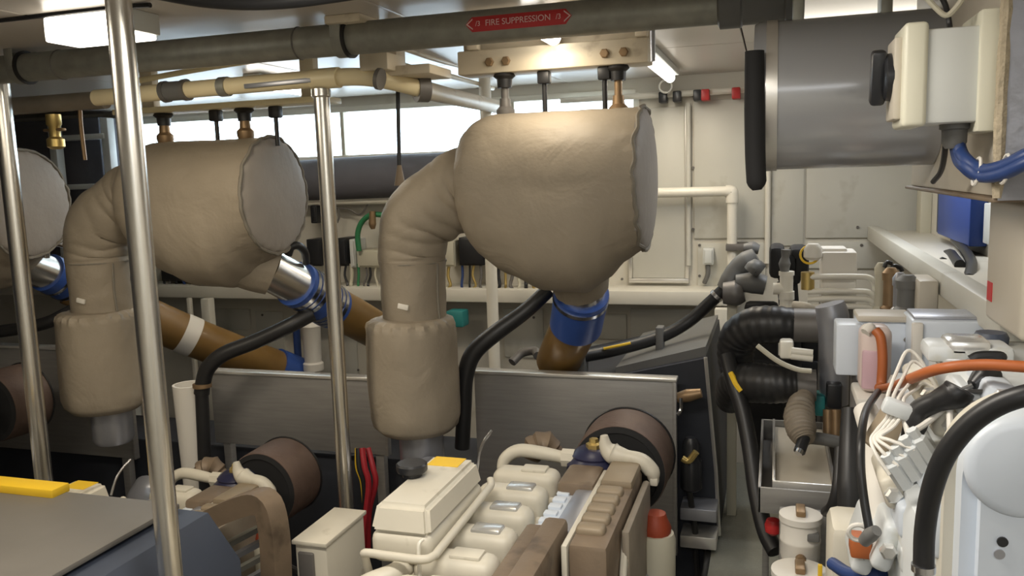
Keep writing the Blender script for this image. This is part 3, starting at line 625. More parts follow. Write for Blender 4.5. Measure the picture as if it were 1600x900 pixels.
a = W(296, 600, 2.99); bm = B(); lathe(bm, [(.06, -.5), (.072, 0), (.062, 0), (.055, -.3), (0, -.3)], a, n=28); obj('pipe_wall', bm, 'tag_white', t)
bm = B(); tp(bm, [(858, 452, 3.12), (820, 487, 3.08), (775, 520, 3.03), (740, 552, 3.0), (727, 590, 2.99), (725, 640, 2.99), (722, 700, 2.99)], [.030, .031, .034, .035, .033, .03, .03], n=16); solo('black_hose', 'black rubber hose bending down between the wrapped sleeve and the grey plate', 'hose', bm, 'black_rubber')
t = thing('black_hose', 'black rubber hose with yellow marking running from the amber hose to grey valves', 'hose')
bm = B(); tp(bm, [(905, 558, 3.35), (960, 547, 3.45), (1030, 527, 3.55), (1075, 503, 3.6), (1110, 472, 3.6), (1136, 448, 3.6)], .027, n=14); obj('hose_wall', bm, 'black_rubber', t)
bm = B(); tp(bm, [(943, 545, 3.397), (962, 541, 3.41), (985, 536, 3.44)], .006, n=8); obj('yellow_print', bm, 'yellow_label', t, 'yellow lettering stripe')
for px, py, Y in ((1033, 526, 3.55), (912, 557, 3.36)):
    bm = B(); a = W(px, py, Y); rbox(bm, a + Vector((-.02, -.035, -.1)), a + Vector((.012, .035, .045)), .005); obj('hose_bracket', bm, 'grey_pvc', t)
bm = B(); a = W(1118, 464, 3.59); c = W(1122, 460, 3.59); tube(bm, [a, c], .031, sub=1); obj('hose_clamp', bm, 'clamp_steel', t)
bm = B(); tp(bm, [(800, 566, 3.5), (815, 552, 3.55), (835, 548, 3.55), (840, 556, 3.5)], .02, n=10); solo('grey_fitting', 'small dark pipe fitting behind the grey plate left of the amber hose', 'fitting', bm, 'grey_iron')
# ------------------------------------------------------------ aluminium plates
def plate(label, x0, x1, z0, z1, Y, th=.012):
    t = thing('splash_plate', label, 'metal plate')
    bm = B(); rbox(bm, (x0, Y, z0), (x1, Y + th, z1 - .01), .002); obj('sheet', bm, 'alu_brushed', t)
    bm = B(); rbox(bm, (x0 - .004, Y - .012, z1 - .014), (x1 + .004, Y + .05, z1), .003); obj('top_flange', bm, 'alu_edge', t)
    bm = B(); rbox(bm, (x1 - .012, Y - .012, z0), (x1 + .002, Y + .02, z1 - .014), .002); obj('side_flange', bm, 'alu_brushed', t)
    for s in (.06, .94):
        bm = B(); x = x0 + (x1 - x0) * s; rbox(bm, (x - .02, Y + .012, ZB), (x + .02, Y + .05, z1 - .03), .003); obj('leg', bm, 'alu_brushed', t)
    return t
plate('scuffed grey metal plate behind the drum filter beside the walkway', -1.175, -.352, .0, .712, 3.15)
plate('scuffed tan-lit metal plate behind the slim stanchion and the arched black hose', -2.47, -1.58, .315, .660, 3.15)
plate('dark metal plate behind the wrapped sleeve next to the left stanchion', -4.3, -2.93, .2, .74, 3.15)
# dark tank side beside the walkway, with pale edge trim and step brackets
t = thing('dark_tank', 'dark blue-black tank side between the grey plate and the walkway', 'tank')
bm = B(); prism(bm, [(-1.0, -.5), (-.262, -.5), (-.262, .012), (-.20, .012), (-.215, .30), (-.255, .76), (-1.0, .58)], 3.30, 4.2); obj('tank_shell', bm, 'dark_hull', t)
bm = B(); tube(bm, [(-.253, 3.30, .765), (-.212, 3.30, .30), (-.199, 3.30, .03)], .008, n=6, sub=1); obj('edge_trim', bm, 'alu_edge', t)
bm = B(); prism(bm, [(-.62, .67), (-.255, .76), (-.255, .80), (-.62, .70)], 3.34, 4.1); obj('lid', bm, 'grey_pvc', t)
for i, (py, m) in enumerate([(795, 'intercooler'), (838, 'alu_edge')]):
    bm = B(); a = W(1062, py, 3.16); rbox(bm, (a.x, 3.17, a.z - .05), (a.x + .14, 3.30, a.z), .004); solo('step_bracket', ['grey step bracket bridging plate and walkway, upper of two', 'pale step bracket bridging plate and walkway, lower of two'][i], 'bracket', bm, m)
t = thing('drain_valve', 'bronze drain valve sticking out beside the grey plate edge', 'valve')
bm = B(); tp(bm, [(1058, 622, 3.18), (1075, 618, 3.18), (1096, 614, 3.18)], [.02, .026, .018], n=12, sub=3); obj('valve_body', bm, 'bronze', t)
bm = B(); tp(bm, [(1064, 622, 3.16), (1064, 640, 3.15), (1058, 648, 3.14)], .008, n=8); obj('valve_tail', bm, 'clamp_steel', t)
t = thing('bilge_pump', 'dark pump with pale fittings beside the grey plate, low behind the walkway edge', 'pump')
bm = B(); a = W(1080, 712, 3.2); lathe(bm, [(.03, -.14), (.042, -.13), (.042, -.02), (.03, .0), (.034, .05), (.02, .075), (0, .075)], a, n=18); obj('pump_body', bm, 'black_plastic', t)
bm = B(); tp(bm, [(1066, 716, 3.14), (1076, 720, 3.14), (1088, 706, 3.14)], .013, n=10); obj('fitting', bm, 'brass', t)
bm = B(); tp(bm, [(1080, 735, 3.18), (1078, 770, 3.18), (1086, 830, 3.2), (1090, 900, 3.2)], .012, n=8); obj('pump_hose', bm, 'black_rubber', t)
bm = B(); rbox(bm, (-4.3, 3.24, ZB), (-1.2, 3.6, .27), .01); solo('bilge_shade_block', 'long dark block added to darken the space low behind the metal plates', 'tank', bm, 'dark_hull')  # added dark box, keeps the lit wall from showing beneath the plates
# walkway
t = thing('walkway_plate', 'grey-green chequered walkway plate with dark edge between engines', 'floor plate')
bm = B(); rbox(bm, (-.225, 1.3, -.03), (.12, 4.28, 0), .004); obj('tread', bm, 'walkway', t)
bm = B(); rbox(bm, (-.245, 1.3, -.09), (-.225, 4.28, .004), .003); obj('edge_strip', bm, 'black_rubber', t)
for y in (1.5, 2.8, 4.1):
    bm = B(); rbox(bm, (-.22, y, ZB), (-.17, y + .05, -.03), .003); rbox(bm, (.06, y, ZB), (.11, y + .05, -.03), .003); obj('leg', bm, 'galvanized', t)
# ------------------------------------------------------------ main engine (straight rows along Y)
def main_engine(label):
    t = thing('diesel_engine', label, 'engine', 'main engines')
    bm = B(); rbox(bm, (-.98, 1.25, -.25), (-.40, 2.44, .40), .03); rbox(bm, (-.92, 1.22, .38), (-.56, 2.44, .455), .02); obj('engine_block', bm, 'engine_cream', t)
    for sx in (-.92, -.46):
        for sy in (1.35, 2.25):
            bm = B(); rbox(bm, (sx - .06, sy, -.40), (sx + .06, sy + .12, -.24), .01); rbox(bm, (sx - .09, sy - .03, ZB), (sx + .09, sy + .15, -.39), .01); obj('engine_mount', bm, 'grey_iron', t)
    # expansion tank with cap, sticker, hand rail
    bm = B(); rbox(bm, (-.932, 1.725, .575), (-.772, 2.11, .655), .022, 3); tk = obj('expansion_tank', bm, 'engine_cream', t)
    bm = B(); vs = [(-.932, 1.725, .65), (-.772, 1.725, .65), (-.772, 2.11, .65), (-.932, 2.11, .65), (-.922, 1.75, .72), (-.785, 1.75, .72), (-.785, 2.10, .72), (-.922, 2.10, .72)]
    v = [bm.verts.new(p) for p in vs]
    for f in [(0, 1, 5, 4), (1, 2, 6, 5), (2, 3, 7, 6), (3, 0, 4, 7), (4, 5, 6, 7), (3, 2, 1, 0)]: bm.faces.new([v[i] for i in f])
    bmesh.ops.bevel(bm, geom=bm.edges[:], offset=.012, segments=3, affect='EDGES'); obj('tank_lid', bm, 'engine_cream', tk)
    a = WZ(644, 741, .724); bm = B(); lathe(bm, [(.026, -.005), (.026, .008), (.039, .01), (.041, .014), (.041, .028), (.037, .032), (0, .032)], a, n=28, fun=lambda h, th: 1 + .03 * (math.sin(14 * th) > 0)); obj('filler_cap', bm, 'black_plastic', tk)
    a = WZ(698, 721, .7215); bm = B(); rbox(bm, (a.x - .045, a.y - .035, .7195), (a.x + .045, a.y + .035, .7215), .0004, 1); obj('warning_sticker', bm, 'yellow_label', tk, 'yellow warning sticker')
    bm = B(); tube(bm, [(-.935, 1.72, .555), (-.935, 1.705, .60), (-.925, 1.695, .615), (-.86, 1.69, .617), (-.78, 1.69, .617), (-.758, 1.712, .618), (-.756, 1.76, .620), (-.756, 2.08, .632), (-.757, 2.13, .634), (-.765, 2.15, .645)], .0105, n=10, sub=5); obj('hand_rail', bm, 'engine_cream', t)
    bm = B(); tube(bm, [(-.785, 1.715, .655), (-.79, 1.70, .64), (-.79, 1.70, .54)], .005, n=6); obj('drain_line', bm, 'pvc_white', tk)
    bm = B(); tube(bm, [(-.93, 1.62, .53), (-.91, 1.66, .55), (-.86, 1.70, .565), (-.85, 1.75, .565)], [.03, .028, .026, .026], n=16); rbox(bm, (-.945, 1.60, .49), (-.90, 1.66, .56), .01); obj('coolant_pipe', bm, 'engine_cream', t)
    # rocker covers
    for k in range(7):
        y = 2.37 - .15 * k; bm = B(); rbox(bm, (-.845, y - .062, .43), (-.600, y + .062, .515), .02, 3); rbox(bm, (-.828, y - .046, .50), (-.618, y + .046, .602), .032, 4); c = obj('rocker_cover', bm, 'engine_cream', t)
        bm = B(); rbox(bm, (-.735, y - .026, .595), (-.655, y + .026, .609), .006, 2); obj('cover_pad', bm, 'engine_plate' if k in (1, 2, 3) else 'engine_cream', c)
        for xx in (-.805, -.63):
            bm = B(); lathe(bm, [(.010, .51), (.010, .53), (.007, .535), (0, .535)], (xx, y - .052, 0), n=6); obj('cover_bolt', bm, 'engine_cream', c)
    # intercooler strip and brown casings
    bm = B(); rbox(bm, (-.60, 1.98, .46), (-.545, 2.30, .572), .008)
    for k in range(6): rbox(bm, (-.598, 2.0 + .05 * k, .57), (-.56, 2.03 + .05 * k, .580), .003)
    obj('intercooler_side', bm, 'guard_white', t)
    bm = B(); rbox(bm, (-.545, 1.98, .46), (-.485, 2.42, .592), .012); obj('charge_cooler', bm, 'intercooler', t)
    bm = B(); rbox(bm, (-.60, 2.26, .50), (-.487, 2.43, .610), .016); obj('air_box', bm, 'brown_paint', t)
    bm = B(); rbox(bm, (-.61, 1.30, .44), (-.556, 1.99, .600), .012); rbox(bm, (-.56, 1.30, .42), (-.497, 1.99, .624), .014); obj('intake_casing', bm, 'brown_paint', t)
    bm = B(); rbox(bm, (-.487, 1.86, .46), (-.472, 2.40, .606), .004); obj('gasket_strip', bm, 'engine_cream', t)
    bm = B(); rbox(bm, (-.470, 1.86, .44), (-.372, 2.42, .612), .014); mf = obj('exhaust_manifold', bm, 'brown_paint', t)
    for k in range(5):
        y = 1.945 + .064 * k; bm = B(); rbox(bm, (-.466, y - .023, .60), (-.392, y + .023, .630), .012, 3); obj('manifold_rib', bm, 'brown_light', mf)
    bm = B(); rbox(bm, (-.468, 2.25, .60), (-.375, 2.42, .632), .012); obj('manifold_head', bm, 'brown_light', mf)
    # right flank: dark shield, filter canister, lower pipes
    bm = B(); rbox(bm, (-.368, 2.02, .22), (-.345, 2.40, .585), .01); obj('heat_shield', bm, 'fibreglass', t)
    bm = B(); lathe(bm, [(.03, .10), (.046, .12), (.056, .18), (.058, .36), (.052, .38), (0, .38)], (-.325, 2.36, .06), n=24); fc = obj('filter_canister', bm, 'box_beige', t)
    bm = B(); lathe(bm, [(.044, .44), (.046, .46), (.036, .48), (.03, .50), (0, .505)], (-.325, 2.36, .0), n=12, fun=lambda h, th: 1 + .12 * math.sin(6 * th)); obj('canister_cap', bm, 'rust_red', fc, 'rusty red cap')
    bm = B(); tube(bm, [(-.345, 1.80, .10), (-.352, 1.88, .30), (-.36, 1.99, .46), (-.362, 2.06, .57)], .010, n=8); obj('oil_line', bm, 'engine_cream', t)
    bm = B(); tube(bm, [(-.43, 1.45, .30), (-.40, 1.75, .36), (-.385, 2.0, .34), (-.38, 2.3, .30)], [.055, .06, .055, .05], n=18); obj('lower_pipe', bm, 'intercooler', t)
    bm = B(); tube(bm, [(-.42, 1.5, .40), (-.40, 1.7, .46), (-.41, 1.85, .48)], .018, n=10); tube(bm, [(-.45, 1.5, .44), (-.43, 1.75, .50), (-.43, 1.9, .52)], .012, n=8); obj('fuel_line', bm, 'clamp_steel', t)
    bm = B(); tube(bm, [(-.345, 2.10, -.05), (-.33, 2.12, .15), (-.335, 2.16, .28)], .02, n=12); rbox(bm, (-.375, 2.0, -.15), (-.325, 2.2, .0), .015); obj('starter', bm, 'grey_iron', t)
    # turbo end: cream pipe, navy housing with gold nut, cast bracket, drum filter
    bm = B(); tube(bm, [(-.83, 2.45, .54), (-.825, 2.465, .59), (-.78, 2.48, .618), (-.70, 2.48, .615), (-.645, 2.48, .608), (-.61, 2.48, .605)], [.018, .02, .022, .022, .020, .024], n=14); lathe(bm, [(.03, -.02), (.03, .02)], (-.615, 2.48, .606), (1, 0, 0), 8); obj('breather_pipe', bm, 'engine_cream', t)
    bm = B(); lathe(bm, [(.075, .54), (.088, .56), (.088, .595), (.07, .615), (.072, .622), (.05, .64), (0, .645)], (-.535, 2.49, .0), n=28); tb = obj('turbo_housing', bm, 'navy', t)
    bm = B(); lathe(bm, [(.026, .64), (.026, .655), (.016, .66), (.014, .672), (0, .673)], (-.535, 2.49, 0), n=6); obj('gold_nut', bm, 'brass', tb, 'gold hexagon nut')
    bm = B(); tube(bm, [(-.492, 2.44, .70), (-.486, 2.44, .665), (-.465, 2.44, .645), (-.42, 2.43, .64), (-.375, 2.43, .63), (-.345, 2.43, .60), (-.34, 2.43, .575)], [.012, .022, .034, .022, .024, .024, .016], n=14); rbox(bm, (-.35, 2.41, .56), (-.325, 2.45, .585), .006); obj('cast_bracket', bm, 'engine_cream', t)
    bm = B(); lathe(bm, [(.118, -.06), (.126, -.115), (.150, -.115), (.154, -.10), (.157, .02), (.156, .075), (.14, .08)], (-.470, 2.67, .545), (0, 1, 0), 48); dr = obj('drum_filter', bm, 'drum_rust', t)
    bm = B(); lathe(bm, [(.149, -.117), (.13, -.122), (.12, -.10), (.09, -.095), (.05, -.105), (0, -.105)], (-.470, 2.67, .545), (0, 1, 0), 48); obj('drum_face', bm, 'black_matte', dr)
    bm = B(); torus(bm, (-.470, 2.745, .545), (0, 1, 0), .157, .005, 48, 6); obj('drum_rim', bm, 'black_rubber', dr)
    bm = B(); tube(bm, [(-.77, 2.57, .56), (-.755, 2.58, .595), (-.72, 2.59, .605), (-.69, 2.60, .57)], [.03, .045, .045, .03], n=18, fun=lambda tt, th, p: 1 + .10 * math.sin(40 * tt)); obj('bellows', bm, 'brown_paint', t)
    bm = B(); tube(bm, [(-1.22, 2.80, .40), (-1.20, 2.72, .36), (-1.1, 2.62, .34), (-.95, 2.56, .36), (-.8, 2.52, .42)], .08, n=20); obj('exhaust_elbow', bm, 'intercooler', t)
    bm = B(); tube(bm, [(-.80, 2.13, .66), (-.80, 2.16, .71), (-.795, 2.19, .74), (-.78, 2.22, .765)], .0045, n=6); obj('dipstick', bm, 'clamp_steel', t)
    return t
e2 = main_engine('cream diesel engine with black-capped expansion tank beside the walkway')
e1 = copy_tree(e2, (-1.46, .16, -.25), 'cream diesel engine set low behind the slate cover, in front of thick stanchion foot')
e0 = copy_tree(e2, (-2.76, .10, .03), 'cream diesel engine by the left stanchion under the leftmost wrapped riser', skip=('expansion_tank', 'filter_canister', 'heat_shield', 'dipstick'))
# slate cover, toolbox-like hood in the near left corner
t = thing('machine_cover', 'slate grey machine cover with a yellow edge in the near left corner', 'cover')
bm = B(); prism(bm, [(-1.525, -.2), (-1.50, -.2), (-1.50, .40), (-1.60, .535), (-2.6, .555), (-2.6, .54), (-1.61, .52), (-1.525, .39)], 1.12, 1.98); obj('cover_body', bm, 'slate', t)
bm = B(); rbox(bm, (-2.6, 1.14, .548), (-1.68, 1.96, .566), .006); obj('cover_top', bm, 'slate_top', t)
bm = B(); rbox(bm, (-2.7, 1.90, .562), (-2.10, 1.97, .592), .006); obj('yellow_edge', bm, 'yellow_label', t, 'yellow padded edge')
for x, y in ((-2.58, 1.14), (-1.53, 1.14), (-1.53, 1.92)):
    bm = B(); rbox(bm, (x, y, ZB), (x + .03, y + .05, .54 if x < -2 else -.18), .004); obj('foot', bm, 'grey_iron', t)
# brown bent casing and white control box beside the slim stanchion
t = thing('exhaust_elbow_casing', 'brown angled exhaust casing reaching over the low engine', 'exhaust pipe')
bm = B(); tube(bm, [W(318, 818, 2.15), W(352, 800, 2.15), W(395, 784, 2.13), W(415, 786, 2.11), W(424, 806, 2.10), W(430, 850, 2.10), W(432, 905, 2.10)], .047, n=4, sub=3, up=(0, 1, 1)); obj('casing', bm, 'brown_paint', t)
t = thing('slatted_guard', 'grey slatted guard of slanting bars under the brown exhaust casing', 'guard')
for k in range(4):
    bm = B(); a = W(346 + 6 * k, 856 + 21 * k, 2.20); c = W(418 + 3 * k, 818 + 22 * k, 2.20); tube(bm, [a, c], .013, n=4, sub=1, up=(0, .3, 1)); obj('bar', bm, 'intercooler' if k % 2 else 'galvanized', t)
bm = B(); a = W(416, 822, 2.205); rbox(bm, (a.x - .015, 2.205, ZB), (a.x + .015, 2.235, a.z), .004); obj('post', bm, 'grey_iron', t)
t = thing('relay_box', 'white open-ended relay box at the foot of the slim stanchion', 'control box')
a = W(460, 846, 2.15); c = W(496, 910, 2.15)
bm = B(); rbox(bm, (a.x, 2.15, c.z - .35), (c.x + .04, 2.40, a.z), .008); obj('box_shell', bm, 'engine_cream', t)
bm = B(); rbox(bm, (a.x + .012, 2.142, c.z - .1), (c.x - .005, 2.156, a.z - .03), .02, 3); obj('open_end', bm, 'grey_iron', t)
bm = B(); rbox(bm, (a.x - .005, 2.14, a.z - .006), (c.x + .045, 2.41, a.z + .008), .003); obj('box_lid', bm, 'engine_cream', t)
# cable bunches near the plate gap
for i, (m, col_, dx) in enumerate([('red_cable', 'thick red battery cable', 0), ('red_cable', 'second red battery cable, bent outward', 9), ('black_rubber', 'black battery cable', -6), ('pvc_white', 'white cable', -3), ('yellow_label', 'yellow cable', -9)]):
    bm = B(); tp(bm, [(566 + dx, 700, 2.98 + .03 * (i - 2)), (570 + dx * 1.4, 730, 2.96 + .03 * (i - 2)), (576 + dx * 1.2, 755, 2.96 + .03 * (i - 2)), (572 + dx * .5, 800, 2.96 + .03 * (i - 2)), (566 + dx, 860, 2.97 + .03 * (i - 2))], .012 if i < 3 else .007, n=8)
    solo('battery_cable', col_ + ' hanging between the slim stanchion and the riser flange', 'cable', bm, m, 'battery cables beside the slim stanchion')
bm = B(); tp(bm, [(440, 880, 2.3), (480, 895, 2.25), (520, 870, 2.3), (545, 850, 2.5)], .011, n=8); solo('loom_cable', 'black cable loom lying by the white relay box', 'cable', bm, 'black_rubber')
# ------------------------------------------------------------ overhead box on the right with silver blanket and isolator
t = thing('overhead_duct', 'overhead duct box at the right clad with quilted silver blanket', 'duct')
OX, OY0, OY1, OZ = .337, 1.50, 2.46, 1.44
bm = B(); rbox(bm, (OX + .012, OY0 + .02, OZ), (XR, OY1, ZC), .006); obj('duct_side', bm, 'cabinet', t)
bm = B(); rbox(bm, (OX, OY0 + .02, OZ - .008), (XR, OY1 + .02, OZ), .003); obj('duct_lip', bm, 'wood_brown', t)
bm = B(); nx, nz_ = 14, 20; g = []
for i in range(nx + 1):
    row = []
    for j in range(nz_ + 1):
        x = OX + .004 + (XR - OX - .004) * i / nx; z = OZ - .004 + (ZC - OZ) * j / nz_; e = min(i, j, 3) / 3
        row.append(bm.verts.new((x, OY0 + .008 - e * (.014 + .012 * noise.noise(Vector((x * 9, 0, z * 9)))), z)))
    g.append(row)
for i in range(nx):
    for j in range(nz_): bm.faces.new((g[i][j], g[i + 1][j], g[i + 1][j + 1], g[i][j + 1]))
bmesh.ops.solidify(bm, geom=bm.faces[:], thickness=.008); obj('silver_blanket', bm, 'silver_blanket', t, 'crumpled silver insulation blanket')
bm = B(); tube(bm, [(OX + .006, OY0 + .014, OZ), (OX + .004, OY0 + .012, 1.6), (OX + .007, OY0 + .014, 1.8), (OX + .005, OY0 + .012, ZC)], .009, n=8, fun=lambda tt, th, p: 1 + .3 * noise.noise(p * 60)); obj('frayed_edge', bm, 'frayed_edge', t)
# isolator switch box
t = thing('isolator_switch', 'white electrical isolator box with black rotary knob on the overhead duct', 'switch box')
Yb = 1.545
a = W(1532, 15, Yb); c = W(1555, 205, Yb); Yd = .11
bm = B(); rbox(bm, (a.x, Yb - .01, c.z), (OX + .014, Yb + Yd + .03, a.z), .004); obj('back_plate', bm, 'box_ivory', t)
a = W(1446, 45, Yb); c = W(1532, 190, Yb); bm = B(); rbox(bm, (a.x - .005, Yb, c.z), (c.x + .004, Yb + Yd, a.z), .006); bx = obj('box_body', bm, 'box_white', t)
a = W(1413, 35, Yb - .006); c = W(1447, 203, Yb - .006); bm = B(); rbox(bm, (a.x, Yb - .008, c.z + .006), (c.x, Yb + Yd + .008, a.z), .008, 3); ld = obj('box_lid', bm, 'box_ivory', t)
bm = B(); rbox(bm, (a.x - .012, Yb + .01, c.z + .02), (a.x + .002, Yb + Yd - .01, a.z - .02), .004); obj('lid_panel', bm, 'cabinet', ld)
kc = W(1403, 120, Yb + .05); bm = B(); lathe(bm, [(.040, 0), (.040, .010), (.034, .014), (0, .014)], (a.x - .01, Yb + .05, kc.z), (-1, 0, 0), 24); kn = obj('rotary_knob', bm, 'black_plastic', t)
bm = B(); rbox(bm, (a.x - .044, Yb + .034, kc.z - .046), (a.x - .020, Yb + .066, kc.z + .046), .006, rot=Matrix.Rotation(.25, 3, 'X')); obj('knob_grip', bm, 'black_plastic', kn)
a = W(1492, 190, Yb + .05); bm = B(); lathe(bm, [(.024, 0), (.024, -.012), (.02, -.014), (.02, -.035), (.014, -.045), (0, -.045)], (a.x, Yb + .05, W(1492, 188, Yb).z), n=10); obj('cable_gland', bm, 'grey_pvc', t)
# blue cables out of the gland
gl = Vector((a.x, Yb + .05, W(1492, 225, Yb).z))
t = thing('cable_bundle', 'bundle of blue cables with white cable ties drooping below the isolator box', 'cables')
for k in range(5):
    o_ = Vector((0, (k - 2) * .006, (k % 2) * .010 - .005)); bm = B()
    tube(bm, [gl + o_ * .5 + Vector((0, 0, .03)), gl + o_ + Vector((.008, 0, -.012)), W(1508, 254, 1.56) + o_, W(1532, 270, 1.53) + o_, W(1565, 266, 1.47) + o_, W(1612, 244, 1.43) + o_, W(1680, 220, 1.43) + o_], .0105, n=10); obj('cable', bm, 'blue_cable', t)
for px, py, Y in ((1526, 268, 1.535), (1570, 264, 1.468)):
    bm = B(); torus(bm, W(px, py, Y), (1, 0, -.15), .022, .0028, 24, 6); lathe(bm, [(.004, 0), (.004, .006), (0, .006)], W(px, py + 17, Y - .005), n=6); obj('cable_tie', bm, 'tag_white', t)
bm = B(); tp(bm, [(1478, 205, 1.60), (1476, 240, 1.64), (1470, 268, 1.7), (1458, 284, 1.75)], .005, n=8); solo('black_wire', 'thin black wire looping down beside the blue cable bundle', 'wire', bm, 'black_rubber')
for i, pp in enumerate([[(1442, -10, 1.55), (1462, 12, 1.55), (1478, 24, 1.55), (1492, 14, 1.55), (1508, -8, 1.55)], [(1468, -10, 1.58), (1478, 10, 1.58), (1484, 40, 1.58), (1484, 60, 1.55)]]):
    bm = B(); tp(bm, pp, .0045, n=8); solo('lamp_wire', ['pale wire looping from the ceiling above the isolator box', 'dark wire running from the ceiling behind the isolator box'][i], 'wire', bm, ['box_beige', 'black_rubber'][i])
# grey cylinder tank with foam bump pad
t = thing('grey_cylinder_tank', 'smooth grey horizontal cylinder tank under the ceiling beside the overhead duct', 'tank')
bm = B(); Zt = 1.67; prof = [(.15, -.048), (.170, -.047), (.1755, -.036), (.1755, .0), (.1755, OX + .011)]
lathe(bm, prof, (0, 2.16, Zt), (1, 0, 0), 64); obj('tank_shell', bm, 'tank_grey', t)
bm = B(); lathe(bm, [(.176, -.02), (.1785, -.02), (.1785, .005), (.176, .005)], (0, 2.16, Zt), (1, 0, 0), 64); obj('end_band', bm, 'alu_edge', t)
for x in (.05, .24):
    bm = B(); rbox(bm, (x - .012, 2.12, 1.83), (x + .012, 2.20, ZC), .002); obj('hanger_strap', bm, 'galvanized', t)
bm = B(); tp(bm, [(1179, 80, 1.985), (1179, 170, 1.985), (1180, 240, 1.985), (1182, 284, 1.985), (1183, 297, 1.985)], [.021, .0225, .0225, .022, .010], n=20, sub=4); solo('foam_pad', 'black foam bump pad hanging at the end of the grey cylinder tank', 'foam pad', bm, 'black_matte')
# right wall ledge, cabinet, blue box
t = thing('wall_ledge', 'white ledge along the right wall below the blue box', 'ledge')
bm = B(); rbox(bm, (.50, 1.95, 1.135), (XR, YF, 1.165), .004); obj('ledge_top', bm, 'wall_paint', t)
bm = B(); rbox(bm, (.455, 1.95, 1.12), (.51, YF - .02, 1.19), .006); obj('ledge_rail', bm, 'panel_paint', t)
t = thing('wall_cabinet', 'beige cabinet under the overhead duct with a small red label', 'cabinet')
bm = B(); rbox(bm, (.435, 1.72, 1.165), (XR - .005, 1.99, 1.425), .012, 3); obj('cabinet_body', bm, 'cabinet', t)
bm = B(); a = WX(1546, 455, .434); rbox(bm, (.4335, a.y - .02, a.z - .02), (.4352, a.y + .02, a.z + .02)); obj('red_label', bm, 'red_label', t, 'small red and white label')
t = thing('blue_control_box', 'bright blue control box on the right wall above the ledge', 'control box')
a = WX(1466, 308, XR - .06); c = WX(1514, 360, XR - .06)
bm = B(); rbox(bm, (XR - .06, a.y, W(1490, 360, 4.1).z), (XR, c.y, a.z + .03), .008); obj('box_front', bm, 'blue_box', t)
bm = B(); rbox(bm, (XR - .04, a.y + .0, a.z - .16), (XR, a.y + .14, a.z + .02), .006); obj('side_relay', bm, 'black_plastic', t)
bm = B(); rbox(bm, (XR - .02, c.y - .13, a.z - .14), (XR, c.y - .02, a.z + .0), .004); obj('mount_tab', bm, 'box_white', t)
bm = B(); a = W(1452, 300, 4.3); rbox(bm, (XR - .05, 4.40, 1.14), (XR, 4.52, 1.40), .006); solo('wall_relay', 'grey relay strip on the right wall in the far corner', 'relay', bm, 'box_beige')
for i, pp in enumerate([[(1442, 382, 4.3), (1452, 390, 4.1), (1462, 402, 3.7), (1474, 410, 3.2)], [(1472, 400, 3.6), (1485, 396, 3.4), (1492, 404, 3.2), (1500, 414, 2.95)], [(1492, 374, 3.7), (1508, 392, 3.3), (1518, 412, 2.95), (1514, 436, 2.75)]]):
    bm = B(); tp(bm, pp, .017, n=10); solo('wall_hose', ['short black hose on the ledge in the far corner', 'bent black hose with a tee lying on the ledge', 'black hose arching down from the blue box onto the ledge'][i], 'hose', bm, 'black_rubber')
# ------------------------------------------------------------ valve and pipe group at the walkway's right side
t = thing('valve_cluster', 'cluster of grey plastic valves and elbows where the black hose ends', 'valves')
Yv = 3.6
bm = B(); tp(bm, [(1134, 452, Yv), (1142, 438, Yv), (1152, 420, Yv), (1168, 408, Yv), (1182, 400, Yv)], [.04, .045, .04, .045, .035], n=16); obj('elbow', bm, 'grey_pvc', t)
bm = B(); tp(bm, [(1150, 442, Yv - .05), (1176, 442, Yv - .05), (1196, 446, Yv - .05)], [.035, .045, .04], n=16, sub=3); obj('union', bm, 'grey_pvc', t)
bm = B(); tp(bm, [(1130, 458, Yv - .06), (1150, 458, Yv - .06), (1162, 456, Yv - .06)], [.045, .055, .04], n=16, sub=3); obj('hose_tail', bm, 'grey_iron', t)
bm = B(); tp(bm, [(1172, 425, Yv - .1), (1180, 418, Yv - .1), (1190, 424, Yv - .1)], [.03, .036, .03], n=12, sub=3); obj('valve_handle', bm, 'grey_pvc', t)
bm = B(); tp(bm, [(1162, 388, Yv + .1), (1176, 388, Yv + .1), (1186, 390, Yv + .1)], [.02, .03, .02], n=12); obj('sensor', bm, 'grey_pvc', t)
bm = B(); a = W(1144, 470, Yv); rbox(bm, (a.x - .02, Yv - .02, 0), (a.x + .02, Yv + .02, a.z), .004); obj('support_leg', bm, 'box_beige', t)
t = thing('white_tee', 'white plastic tee pipe standing in front of the black manifold', 'pipe')
Yt = 3.2; a = W(1229, 425, Yt); c = W(1229, 490, Yt)
bm = B(); tube(bm, [(a.x, Yt, a.z), (a.x, Yt, c.z)], .024, n=18, sub=1); obj('upright', bm, 'pvc_white', t)
bm = B(); tp(bm, [(1229, 451, Yt), (1208, 451, Yt)], .022, n=16, sub=1); obj('branch', bm, 'pvc_white', t)
for y0, y1 in ((424, 430), (455, 468), (478, 490)):
    bm = B(); tp(bm, [(1229, y0, Yt), (1229, y1, Yt)], .028, n=18, sub=1); obj('socket', bm, 'pvc_white', t)
bm = B(); tp(bm, [(1226, 424, Yt), (1226, 412, Yt), (1227, 402, Yt), (1228, 390, Yt)], [.016, .022, .014, .018], n=14, sub=3); obj('top_valve', bm, 'grey_pvc', t)
bm = B(); tp(bm, [(1229, 490, Yt), (1229, 545, Yt), (1229, 560, Yt)], .022, n=14, sub=1); obj('lower_pipe', bm, 'grey_iron', t)
bm = B()
for x0, y0, x1, y1 in [(1202, 386, 1226, 436), (1234, 388, 1264, 436), (1216, 396, 1252, 446)]: pbox(bm, x0, y0, x1, y1, 3.3, .2, .02)
tp(bm, [(1230, 440, 3.4), (1235, 520, 3.4), (1238, 640, 3.4), (1241, 840, 3.4)], .04, n=10)
